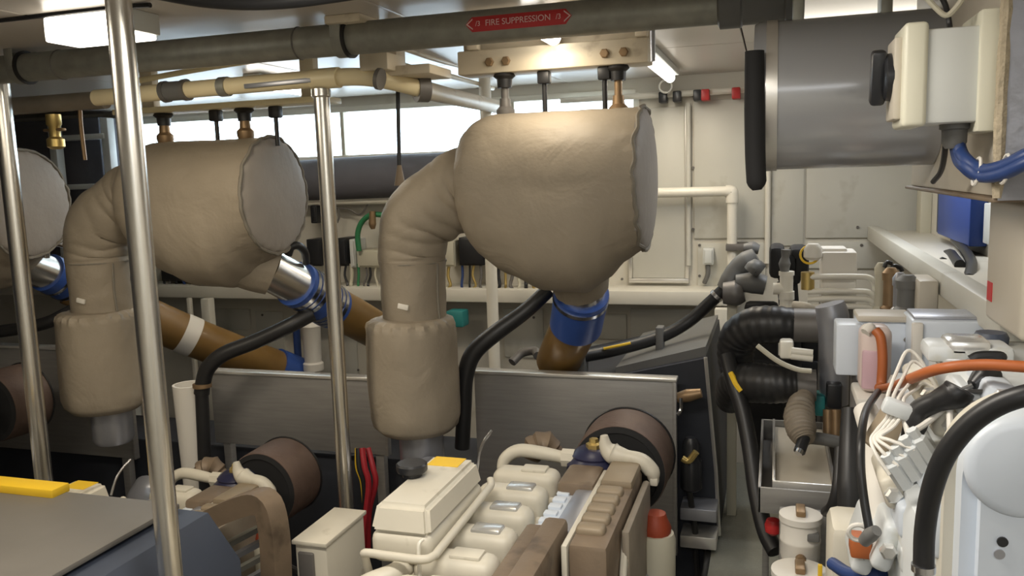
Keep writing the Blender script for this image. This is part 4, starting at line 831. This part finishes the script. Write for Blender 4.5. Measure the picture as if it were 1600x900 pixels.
solo('black_manifold', 'black manifold behind the white tee pipe', 'manifold', bm, 'black_matte')
bm = B(); pbox(bm, 1163, 474, 1215, 640, 3.47, .09, .02); pbox(bm, 1250, 486, 1310, 640, 3.47, .09, .02); pbox(bm, 1170, 560, 1305, 780, 3.46, .10, .02); solo('gap_shade_block', 'black block added to darken the gaps behind the corrugated intake hoses', 'tank', bm, 'black_matte')  # added black boxes standing in for the darkness between the hoses
# heat exchanger stack
t = thing('heat_exchanger', 'white plate heat exchanger with rows of cream pipes by the far corner', 'heat exchanger')
Yh = 3.0
bm = B(); pbox(bm, 1284, 394, 1338, 480, Yh, .14, .008); pbox(bm, 1282, 388, 1324, 398, Yh + .02, .10, .008); obj('core', bm, 'tag_white', t)
for k, y in enumerate((432, 455, 467, 479)):
    bm = B(); tp(bm, [(1262, y + 1, Yh - .03), (1290, y, Yh - .035), (1335, y, Yh - .035), (1358, y + 2, Yh - .03), (1366, y + 12, Yh - .02), (1368, y + 28, Yh)], .0098, n=10); obj('cream_tube', bm, 'pvc_white', t)
bm = B(); tp(bm, [(1262, 425, Yh - .02), (1262, 452, Yh - .02)], .022, n=12, sub=1); obj('brass_union', bm, 'brass', t)
bm = B(); torus(bm, W(1265, 398, Yh), (0, 1, 0), .03, .004, 20, 6); obj('wire_ring', bm, 'yellow_label', t)
bm = B(); lathe(bm, [(.02, 0), (.03, .01), (.03, .04), (.018, .055), (0, .055)], W(1270, 406, Yh), n=14); obj('pressure_cap', bm, 'tag_white', t)
bm = B(); a = W(1284, 480, Yh); c = W(1336, 480, Yh); rbox(bm, (a.x, Yh + .05, 0), (c.x, Yh + .2, a.z), .01); obj('pedestal', bm, 'grey_iron', t)
bm = B(); tp(bm, [(1240, 476, 2.9), (1258, 478, 2.88), (1272, 484, 2.9)], .013, n=10); obj('cream_tube', bm, 'cabinet', t)
for i, (px, y0, y1, r, m, lab) in enumerate([(1376, 420, 505, .016, 'box_beige', 'pale upright pipe right of the heat exchanger'), (1392, 428, 505, .022, 'bronze', 'brownish upright pipe behind the white housing'), (1418, 440, 508, .028, 'grey_pvc', 'thick grey upright pipe with a collar behind the white housing'), (1406, 436, 508, .018, 'intercooler', 'slim grey upright pipe beside the thick grey one')]):
    t = thing('upright_pipe', lab, 'pipe'); Y = (2.92, 2.85, 2.69, 2.77)[i]; a = W(px, y0, Y); c = W(px, y1, Y)
    bm = B(); tube(bm, [(a.x, Y, a.z), (a.x, Y, c.z - .4)], r, n=14, sub=1); obj('pipe', bm, m, t)
    bm = B(); lathe(bm, [(r * 1.3, -.03), (r * 1.35, 0), (r * 1.0, .008)], (a.x, Y, c.z + .05), n=14); obj('collar', bm, m, t)
    bm = B(); lathe(bm, [(r * 1.15, -.02), (r * 1.2, .004), (r * .6, .02), (0, .02)], (a.x, Y, a.z), n=14); obj('cap', bm, m, t)
for i, pp in enumerate([[(1382, 418, 2.9), (1386, 410, 2.9), (1394, 412, 2.9)], [(1392, 425, 2.9), (1396, 416, 2.9), (1406, 418, 2.9), (1410, 424, 2.9)]]):
    bm = B(); tp(bm, pp, .007, n=8); solo('wire_hook', ['small black wire hook above the pale upright pipe', 'small black wire hook above the brownish upright pipe'][i], 'wire', bm, 'black_rubber')
bm = B(); pbox(bm, 1436, 438, 1466, 492, 2.6, .15, .01); solo('beige_pump', 'beige boxed pump below the ledge rail', 'pump', bm, 'cabinet')
# black corrugated intake hoses
t = thing('corrugated_intake', 'black corrugated intake hose bending into a grey clamp beside the valves', 'hose')
cor = lambda tt, th, p: 1 + .018 * math.sin(tt * 90)
bm = B(); tp(bm, [(1250, 508, 2.85), (1215, 507, 2.85), (1180, 510, 2.87), (1155, 527, 2.9), (1149, 555, 2.92), (1152, 585, 2.95)], [.052, .062, .066, .066, .062, .056], n=28, sub=14, fun=cor); obj('hose_wall', bm, 'black_rubber', t)
bm = B(); tp(bm, [(1240, 508, 2.85), (1278, 509, 2.85)], .056, n=24, sub=1); obj('clamp_band', bm, 'grey_iron', t)
bm = B(); tp(bm, [(1296, 475, 2.8), (1301, 495, 2.8), (1303, 540, 2.8), (1303, 630, 2.8)], [.045, .05, .046, .044], n=20); obj('grey_downpipe', bm, 'intercooler', t)
t = thing('corrugated_intake', 'lower black corrugated hose leading down behind the tray', 'hose')
bm = B(); tp(bm, [(1245, 600, 2.75), (1210, 600, 2.75), (1175, 598, 2.78), (1150, 600, 2.85), (1140, 625, 2.95)], [.055, .063, .066, .06, .05], n=28, sub=14, fun=cor); obj('hose_wall', bm, 'black_rubber', t)
bm = B(); tp(bm, [(1240, 601, 2.75), (1275, 602, 2.75)], .05, n=20, sub=1); obj('clamp_band', bm, 'grey_iron', t)
t = thing('banded_hose', 'dark hose with yellow band curving down beside the walkway', 'hose')
bm = B(); tp(bm, [(1136, 556, 2.82), (1147, 600, 2.76), (1160, 640, 2.72), (1172, 700, 2.66), (1182, 770, 2.58), (1196, 830, 2.5), (1212, 862, 2.45)], .026, n=14); obj('hose_wall', bm, 'black_rubber', t)
bm = B(); tp(bm, [(1142, 583, 2.762), (1150, 600, 2.735), (1158, 611, 2.728)], .010, n=8); obj('yellow_band', bm, 'yellow_label', t, 'yellow marker band')
t = thing('white_fittings', 'white plastic fittings between the two corrugated hoses', 'fittings')
bm = B(); pbox(bm, 1218, 533, 1240, 562, 2.7, .06, .01); obj('tee', bm, 'pvc_white', t)
for y in (548, 556): 
    bm = B(); tp(bm, [(1236, y, 2.7), (1270, y + 4, 2.7)], .012, n=10, sub=1); obj('nipple', bm, 'pvc_white', t)
bm = B(); tp(bm, [(1183, 540, 2.62), (1215, 564, 2.62), (1245, 577, 2.62), (1268, 580, 2.62)], .008, n=8); obj('grey_rod', bm, 'box_beige', t)
# drip tray with drain equipment
t = thing('drip_tray', 'grey steel drip tray with a tan bottom beside the walkway', 'tray')
TX0, TX1, TY0, TY1, TZ = -.035, .175, 2.33, 3.0, .615
bm = B(); rbox(bm, (TX0, TY0, TZ - .075), (TX1, TY0 + .008, TZ), .002); rbox(bm, (TX0, TY1 - .008, TZ - .075), (TX1, TY1, TZ), .002); rbox(bm, (TX0, TY0, TZ - .075), (TX0 + .008, TY1, TZ), .002); rbox(bm, (TX1 - .008, TY0, TZ - .075), (TX1, TY1, TZ), .002); obj('tray_wall', bm, 'alu_brushed', t)
bm = B(); rbox(bm, (TX0 + .04, TY0 + .05, TZ - .03), (TX1 - .008, TY1 - .01, TZ - .022), .002); obj('tray_bottom', bm, 'cabinet', t)
bm = B(); rbox(bm, (TX0 + .038, TY0 + .045, TZ - .04), (TX0 + .046, TY1 - .01, TZ + .006), .002); rbox(bm, (TX0 + .038, TY0 + .042, TZ - .04), (TX1 - .008, TY0 + .05, TZ + .006), .002); obj('inner_rim', bm, 'alu_edge', t)
bm = B(); rbox(bm, (TX0 + .008, TY0 + .008, TZ - .075), (TX1 - .008, TY1 - .008, TZ - .068), .001); obj('tray_floor', bm, 'grey_iron', t)
for x, y in ((TX0 + .01, TY0 + .3), (TX1 - .03, TY0 + .3), (TX0 + .01, TY1 - .03), (TX1 - .03, TY1 - .03)):
    bm = B(); rbox(bm, (x, y, 0), (x + .02, y + .02, TZ - .07), .002); obj('leg', bm, 'alu_brushed', t)
t = thing('ribbed_strainer', 'brown ribbed hose end lying in the drip tray', 'hose')
bm = B(); tp(bm, [(1254, 622, 2.72), (1249, 650, 2.62), (1252, 672, 2.56), (1258, 688, 2.53)], [.036, .045, .042, .03], n=20, sub=12, fun=lambda tt, th, p: 1 + .06 * math.sin(tt * 75)); obj('ribbed_wall', bm, 'fibreglass', t)
bm = B(); tp(bm, [(1257, 684, 2.53), (1249, 706, 2.49)], .017, n=12, sub=1); obj('spout', bm, 'black_plastic', t)
bm = B(); tp(bm, [(1250, 703, 2.485), (1247, 709, 2.475)], .011, n=12, sub=1); obj('spout_tip', bm, 'clamp_steel', t)
t = thing('tray_pump', 'small teal and bronze pump standing at the back of the drip tray', 'pump')
bm = B(); pbox(bm, 1272, 618, 1290, 652, 2.75, .08, .01); obj('pump_head', bm, 'teal', t)
bm = B(); pbox(bm, 1292, 600, 1316, 640, 2.72, .1, .008); obj('motor', bm, 'black_plastic', t)
bm = B(); tp(bm, [(1262, 684, 2.62), (1285, 686, 2.62), (1314, 692, 2.62)], .02, n=10); obj('base_pipe', bm, 'grey_pvc', t)
for px in (1294, 1306):
    bm = B(); tp(bm, [(px, 640, 2.68), (px, 684, 2.66)], .016, n=10, sub=1); obj('bronze_leg', bm, 'bronze', t)
# filter canisters below the tray
def canister(label, px, y0, y1, Y, r):
    t = thing('filter_canister', label, 'filter'); a = W(px, y0, Y); c = W(px, y1, Y)
    bm = B(); h = a.z - c.z
    lathe(bm, [(r * .95, -h), (r, -h + .01), (r, -h * .62), (r * 1.03, -h * .6), (r * 1.03, -h * .54), (r, -h * .52), (r, -.02), (r * 1.08, -.018), (r * 1.08, -.002), (r * 1.0, 0), (0, 0)], (a.x, Y, a.z), n=36); obj('body', bm, 'tag_white', t)
    bm = B(); rbox(bm, (a.x - .012, Y - .03, a.z), (a.x + .012, Y + .03, a.z + .016), .004); obj('handle', bm, 'bronze', t)
    bm = B(); lathe(bm, [(.014, 0), (.014, .02), (0, .02)], (a.x + .0, Y - r, c.z + .02), (0, -1, 0), 14); obj('drain_plug', bm, 'bronze', t)
    bm = B(); rbox(bm, (a.x + r * .3, Y - r * 1.02, a.z - h * .45), (a.x + r * .9, Y - r * .5, a.z - h * .28), .004); obj('grey_label', bm, 'grey_pvc', t)
    return t
t = canister('white round filter canister mounted under the drip tray', 1251, 802, 872, 2.20, .05)
a = W(1218, 795, 2.28); c = W(1292, 890, 2.28)
bm = B(); rbox(bm, (a.x, 2.27, -.02 + .02), (c.x, 2.30, a.z), .004); obj('mount_plate', bm, 'alu_brushed', t)
t = canister('second white filter canister with yellow strap below the first', 1250, 890, 960, 2.08, .064)
bm = B(); a = W(1281, 878, 2.07); rbox(bm, (a.x - .005, 2.05, a.z - .12), (a.x + .005, 2.06, a.z + .0), .001); obj('yellow_strap', bm, 'yellow_label', t)
bm = B(); a = W(1250, 940, 2.12); rbox(bm, (a.x - .05, 2.08, 0), (a.x + .05, 2.18, a.z - .02), .005); obj('stand', bm, 'grey_iron', t)
bm = B(); a = W(1208, 820, 2.4); lathe(bm, [(.01, -.03), (.022, -.02), (.024, 0), (.018, .016), (0, .02)], a, n=16); tube(bm, [a, a + Vector((.07, .0, 0))], .006, n=8, sub=1); solo('red_valve_knob', 'red valve knob beside the white filter canister', 'valve', bm, 'red_plastic')
# ------------------------------------------------------------ white housing, coolant bottle
t = thing('white_housing', 'white twin-section metal housing behind the generator engine', 'housing')
Yw = 2.2
bm = B(); pbox(bm, 1307, 507, 1346, 588, Yw, .10, .006); obj('left_section', bm, 'guard_white', t)
bm = B(); pbox(bm, 1340, 498, 1426, 600, Yw + .03, .10, .006); obj('middle_section', bm, 'guard_white', t)
bm = B(); pbox(bm, 1424, 500, 1560, 640, Yw - .06, .14, .008); obj('right_section', bm, 'guard_white', t)
bm = B(); pbox(bm, 1428, 494, 1556, 502, Yw - .05, .12, .006); obj('top_lid', bm, 'intercooler', t)
bm = B(); pbox(bm, 1340, 493, 1426, 505, Yw + .02, .11, .005); obj('cream_strip', bm, 'cabinet', t)
bm = B(); a = W(1424, 600, Yw); c = W(1424, 497, Yw); rbox(bm, (a.x - .012, Yw - .07, a.z), (a.x + .012, Yw + .0, c.z), .004); obj('edge_post', bm, 'tag_white', t)
bm = B(); a = W(1320, 588, Yw); c = W(1550, 588, Yw); rbox(bm, (a.x + .02, Yw + .04, 0), (c.x, Yw + .09, a.z), .01); obj('base', bm, 'grey_iron', t)
for px, py in ((1417, 531), (1352, 510)):
    inst('bolt', bolt_w, W(px, py, Yw + .028), t, FRONT)
t = thing('coolant_bottle', 'translucent coolant bottle half full of pink fluid hung on the white housing', 'bottle')
a = W(1366, 545, 2.1); c = W(1366, 612, 2.1)
bm = B(); rbox(bm, (W(1342, 590, 2.1).x, 2.08, c.z), (W(1392, 590, 2.1).x, 2.16, a.z + .055), .022, 4); bt = obj('bottle_wall', bm, 'bottle_plastic', t)
bm = B(); rbox(bm, (W(1342, 590, 2.1).x + .004, 2.077, c.z + .01), (W(1392, 590, 2.1).x - .012, 2.09, a.z - .0), .006, 2); obj('fluid', bm, 'pink_fluid', t, 'pink coolant seen through the wall')
bm = B(); q = W(1366, 522, 2.12); lathe(bm, [(.02, -.03), (.022, 0), (.014, .004), (0, .004)], q, n=18); obj('bottle_neck', bm, 'bottle_plastic', t)
bm = B(); tp(bm, [(1352, 515, 2.1), (1360, 512, 2.09), (1352, 520, 2.08)], .012, n=10); obj('bottle_cap', bm, 'tag_white', t)
bm = B(); rbox(bm, (W(1335, 620, 2.1).x, 2.04, W(1335, 620, 2.1).z - .012), (W(1392, 620, 2.1).x, 2.2, W(1335, 612, 2.1).z), .006); obj('bottle_bracket', bm, 'tag_white', t)
bm = B(); tp(bm, [(1368, 516, 2.06), (1376, 528, 2.05), (1379, 560, 2.04), (1377, 600, 2.03), (1374, 606, 2.0)], .011, n=12); solo('orange_hose', 'orange overflow hose rising along the coolant bottle', 'hose', bm, 'orange_hose')
bm = B(); tp(bm, [(1374, 608, 1.98), (1400, 602, 1.72), (1430, 589, 1.48), (1470, 576, 1.40), (1530, 570, 1.38), (1600, 573, 1.36), (1680, 578, 1.35)], .0088, n=12); solo('orange_hose', 'long orange hose crossing over the generator engine', 'hose', bm, 'orange_hose')
# ------------------------------------------------------------ generator engine
t = thing('generator_engine', 'white painted generator engine with injector lines and rounded belt guard', 'engine')
bm = B(); rbox(bm, (.20, 1.32, .42), (.62, 2.0, .98), .03); rbox(bm, (.24, 1.36, .96), (.60, 1.95, 1.05), .02); gb = obj('engine_block', bm, 'engine_white', t)
bm = B(); rbox(bm, (.24, 1.36, .0), (.60, 1.96, .44), .02); obj('oil_sump', bm, 'engine_white', t)
# belt guard: stadium plate with embossed disc
def stadium(x0, x1, z0, z1, r, n=14):
    p = [(x0, z0), (x1, z0)]
    p += [(x1 - r + r * math.cos(a), z1 - r + r * math.sin(a)) for a in [PI / 2 * k / n for k in range(n + 1)]]
    p += [(x0 + r + r * math.cos(a), z1 - r + r * math.sin(a)) for a in [PI / 2 + PI / 2 * k / n for k in range(n + 1)]]
    return p
YG = 1.22
gx = W(1508, 760, YG).x; gz = W(1590, 652, YG).z
bm = B(); prism(bm, stadium(gx, gx + .34, .40, gz, .10), YG, YG + .06); bmesh.ops.bevel(bm, geom=[e for e in bm.edges if abs(e.verts[0].co.y - YG) < 1e-4 and abs(e.verts[1].co.y - YG) < 1e-4], offset=.02, segments=4, affect='EDGES'); gd = obj('belt_guard', bm, 'guard_white', t)
bm = B(); q = W(1597, 731, YG); lathe(bm, [(.070, 0), (.069, .004), (.064, .009), (.055, .012), (0, .013)], (q.x, YG + .002, q.z), (0, -1, 0), 56); obj('guard_disc', bm, 'guard_white', gd)
for px, py, m in ((1566, 846, 'black_plastic'), (1561, 865, 'intercooler')):
    bm = B(); q = W(px, py, YG); lathe(bm, [(.007, -.01), (.007, .003), (0, .003)], (q.x, YG, q.z), (0, -1, 0), 16); obj('guard_bolt', bm, m, gd)
bm = B(); prism(bm, stadium(gx - .014, gx + .36, .42, gz + .012, .11), YG + .06, YG + .11); obj('guard_back', bm, 'engine_cream', t)
bm = B(); pbox(bm, 1460, 775, 1500, 880, 1.30, .1, .01); obj('side_plate', bm, 'guard_white', t)
# cylinder head and rocker box
bm = B(); a = W(1455, 535, 1.75); c = W(1575, 600, 1.75); rbox(bm, (a.x, 1.45, c.z - .02), (c.x + .1, 1.80, a.z), .03, 3); rc = obj('rocker_box', bm, 'engine_white', t)
for k, (px, py) in enumerate([(1478, 545), (1510, 538), (1545, 548), (1500, 560)]):
    bm = B(); q = W(px, py, 1.62); rbox(bm, q + Vector((-.035, -.03, -.02)), q + Vector((.035, .05, .012)), .01, 2); obj('head_boss', bm, 'engine_plate' if k % 2 else 'engine_white', rc)
bm = B(); q = W(1548, 527, 1.75); lathe(bm, [(.03, -.02), (.032, 0), (.026, .01), (0, .01)], q, n=12); obj('oil_cap', bm, 'slate', rc)
bm = B(); tp(bm, [(1516, 562, 1.55), (1530, 556, 1.55), (1562, 556, 1.55), (1566, 562, 1.55)], .008, n=8); obj('head_handle', bm, 'black_rubber', rc)
# blocks and bosses down the flank
rnd = random.Random(5)
for k, (x0, y0, x1, y1, Y, m) in enumerate([(1500, 615, 1540, 660, 1.40, 'engine_white'), (1540, 600, 1590, 640, 1.38, 'guard_white'), (1462, 640, 1510, 690, 1.42, 'engine_cream'), (1420, 690, 1462, 740, 1.42, 'engine_white'), (1440, 720, 1485, 775, 1.40, 'guard_white'), (1395, 715, 1430, 760, 1.45, 'engine_white'), (1380, 745, 1412, 800, 1.42, 'engine_cream'), (1405, 790, 1450, 850, 1.38, 'guard_white'), (1372, 820, 1404, 900, 1.42, 'engine_white'), (1412, 850, 1455, 910, 1.36, 'engine_white'), (1340, 820, 1372, 905, 1.48, 'engine_white'), (1430, 590, 1470, 640, 1.55, 'engine_cream')]):
    bm = B(); a = W(x0, y0, Y); c = W(x1, y1, Y); rbox(bm, (a.x, Y, c.z), (c.x, Y + .14, a.z), .012, 3, rot=Matrix.Rotation(rnd.uniform(-.35, .35), 3, 'Y')); o_ = obj('casting', bm, m, t)
    bm = B(); q = (a + c) / 2; lathe(bm, [(.014, -.01), (.014, .008), (.010, .012), (0, .012)], (q.x, Y, q.z), (0, -1, 0), 6); obj('plug', bm, 'engine_plate', o_)
# big pale curved cover left of the injectors
bm = B(); tp(bm, [(1352, 640, 1.7), (1372, 700, 1.62), (1374, 770, 1.56), (1378, 840, 1.52)], [.022, .028, .03, .026], n=24); obj('air_duct', bm, 'tag_white', t)
# fuel filter drum and injection pump
bm = B(); a = W(1393, 668, 1.55); lathe(bm, [(.026, -.045), (.031, -.04), (.031, .03), (.026, .04), (0, .04)], a, (.5, 0, 1), 24); obj('fuel_filter', bm, 'brown_light', t)
for k, (px, py) in enumerate([(1400, 735, ), (1414, 722), (1428, 708), (1440, 696)]):
    bm = B(); a = W(px, py, 1.36); lathe(bm, [(.013, -.03), (.013, .012), (.009, .016), (.009, .03), (0, .03)], a, (-.5, -.1, .8), 6); obj('delivery_valve', bm, 'engine_white', t)
# white injector lines
for k in range(4):
    d = k * 7
    bm = B(); tp(bm, [(1390 + k * 13, 742 - k * 13, 1.35), (1370 + k * 7, 712 - k * 8, 1.36), (1361 + k * 5, 688 - k * 2, 1.38), (1370 + k * 9, 672 - k * 2, 1.40), (1388 + k * 8, 648 - k * 2, 1.43), (1386 + k * 9, 622, 1.47), (1402 + k * 10, 578 + k * 10, 1.52), (1418 + k * 8, 548 + k * 17, 1.55), (1438 + k * 8, 562 + k * 15, 1.55), (1452 + k * 7, 588 + k * 11, 1.55)], .0030, n=8, sub=5); obj('injector_line', bm, 'tag_white', t, 'bent white steel injector line')
bm = B(); q = W(1404, 641, 1.42); rbox(bm, q + Vector((-.025, -.012, -.012)), q + Vector((.03, .012, .014)), .006, 2, rot=Matrix.Rotation(.35, 3, 'Y')); obj('line_clamp', bm, 'engine_white', t)
for pp in ([(1484, 600, 1.42), (1484, 640, 1.40), (1485, 672, 1.38)], [(1478, 636, 1.42), (1446, 662, 1.40), (1426, 676, 1.38), (1430, 690, 1.37), (1446, 702, 1.36)], [(1413, 655, 1.42), (1420, 680, 1.40), (1428, 705, 1.38)]):
    bm = B(); tp(bm, pp, .005, n=8); obj('return_line', bm, 'tag_white', t)
bm = B(); tp(bm, [(1500, 606, 1.40), (1492, 616, 1.40), (1462, 628, 1.41), (1438, 642, 1.42), (1430, 664, 1.42), (1420, 690, 1.44)], [.022, .024, .016, .018, .018, .014], n=14); obj('rubber_boot', bm, 'black_rubber', t)
bm = B(); tp(bm, [(1552, 580, 1.45), (1535, 590, 1.44), (1520, 602, 1.43)], [.018, .018, .01], n=12); obj('sensor_plug', bm, 'black_plastic', t)
bm = B(); tp(bm, [(1520, 602, 1.43), (1500, 612, 1.43), (1535, 612, 1.40), (1575, 618, 1.38)], .004, n=6); obj('sensor_wire', bm, 'grey_pvc', t)
# lower left details
bm = B(); pbox(bm, 1330, 845, 1362, 876, 1.45, .05, .004); obj('red_plate', bm, 'orange_hose', t, 'orange red cover plate')
bm = B(); q = W(1341, 832, 1.43); torus(bm, q, (0, 1, .2), .015, .004, 24, 8); obj('ring_fitting', bm, 'tag_white', t)
bm = B(); tp(bm, [(1350, 846, 1.40), (1360, 836, 1.39), (1370, 829, 1.38)], [.010, .012, .009], n=14); obj('sender', bm, 'grey_pvc', t)
bm = B(); tp(bm, [(1300, 880, 1.6), (1330, 897, 1.55), (1380, 897, 1.5)], .012, n=10); obj('blue_line', bm, 'blue_cable', t)
bm = B(); a = W(1310, 800, 1.7); rbox(bm, (a.x - .02, 1.62, .40), (a.x + .12, 1.75, a.z), .02); obj('bracket_casting', bm, 'engine_cream', t)
for x, y in ((.27, 1.42), (.55, 1.42), (.27, 1.88), (.55, 1.88)):
    bm = B(); rbox(bm, (x - .04, y - .04, ZB), (x + .04, y + .04, .02), .01); obj('engine_mount', bm, 'grey_iron', t)
# black hoses round the generator
t = thing('coolant_hose', 'thick glossy black hose arching over the rounded belt guard', 'hose')
bm = B(); tp(bm, [(1443, 888, 1.18), (1445, 830, 1.18), (1455, 770, 1.17), (1475, 715, 1.16), (1510, 668, 1.15), (1555, 635, 1.14), (1610, 616, 1.13), (1680, 606, 1.13)], .0135, n=20); obj('hose_wall', bm, 'black_rubber', t)
bm = B(); tp(bm, [(1443, 882, 1.18), (1443, 892, 1.18)], .0155, n=20, sub=1); obj('hose_clamp', bm, 'clamp_steel', t)
bm = B(); tp(bm, [(1443, 890, 1.18), (1444, 930, 1.22)], .012, n=14, sub=1); obj('pipe_stub', bm, 'clamp_steel', t)
bm = B(); tp(bm, [(1328, 640, 1.95), (1327, 700, 1.9), (1327, 760, 1.86), (1326, 800, 1.84)], [.018, .022, .026, .024], n=18); solo('black_hose', 'fat black vertical hose between the drip tray and the generator engine', 'hose', bm, 'black_rubber')
bm = B(); tp(bm, [(1372, 612, 1.9), (1354, 640, 1.62), (1346, 680, 1.50), (1345, 730, 1.46), (1350, 780, 1.44), (1358, 826, 1.42)], .0072, n=12); solo('black_hose', 'thin black hose curving down from the coolant bottle along the generator', 'hose', bm, 'black_rubber')
bm = B(); tp(bm, [(1312, 700, 2.0), (1308, 760, 1.95), (1300, 790, 1.95), (1290, 800, 2.0)], .012, n=10); solo('black_hose', 'short black hose bending from the drip tray to the filter canister', 'hose', bm, 'black_rubber')
bm = B(); tp(bm, [(1300, 850, 1.95), (1306, 830, 1.95), (1312, 850, 1.93), (1310, 910, 1.9)], [.014, .02, .022, .02], n=14); solo('grey_elbow', 'dull grey elbow pipe beside the white filter canisters', 'pipe', bm, 'fibreglass')
finish()
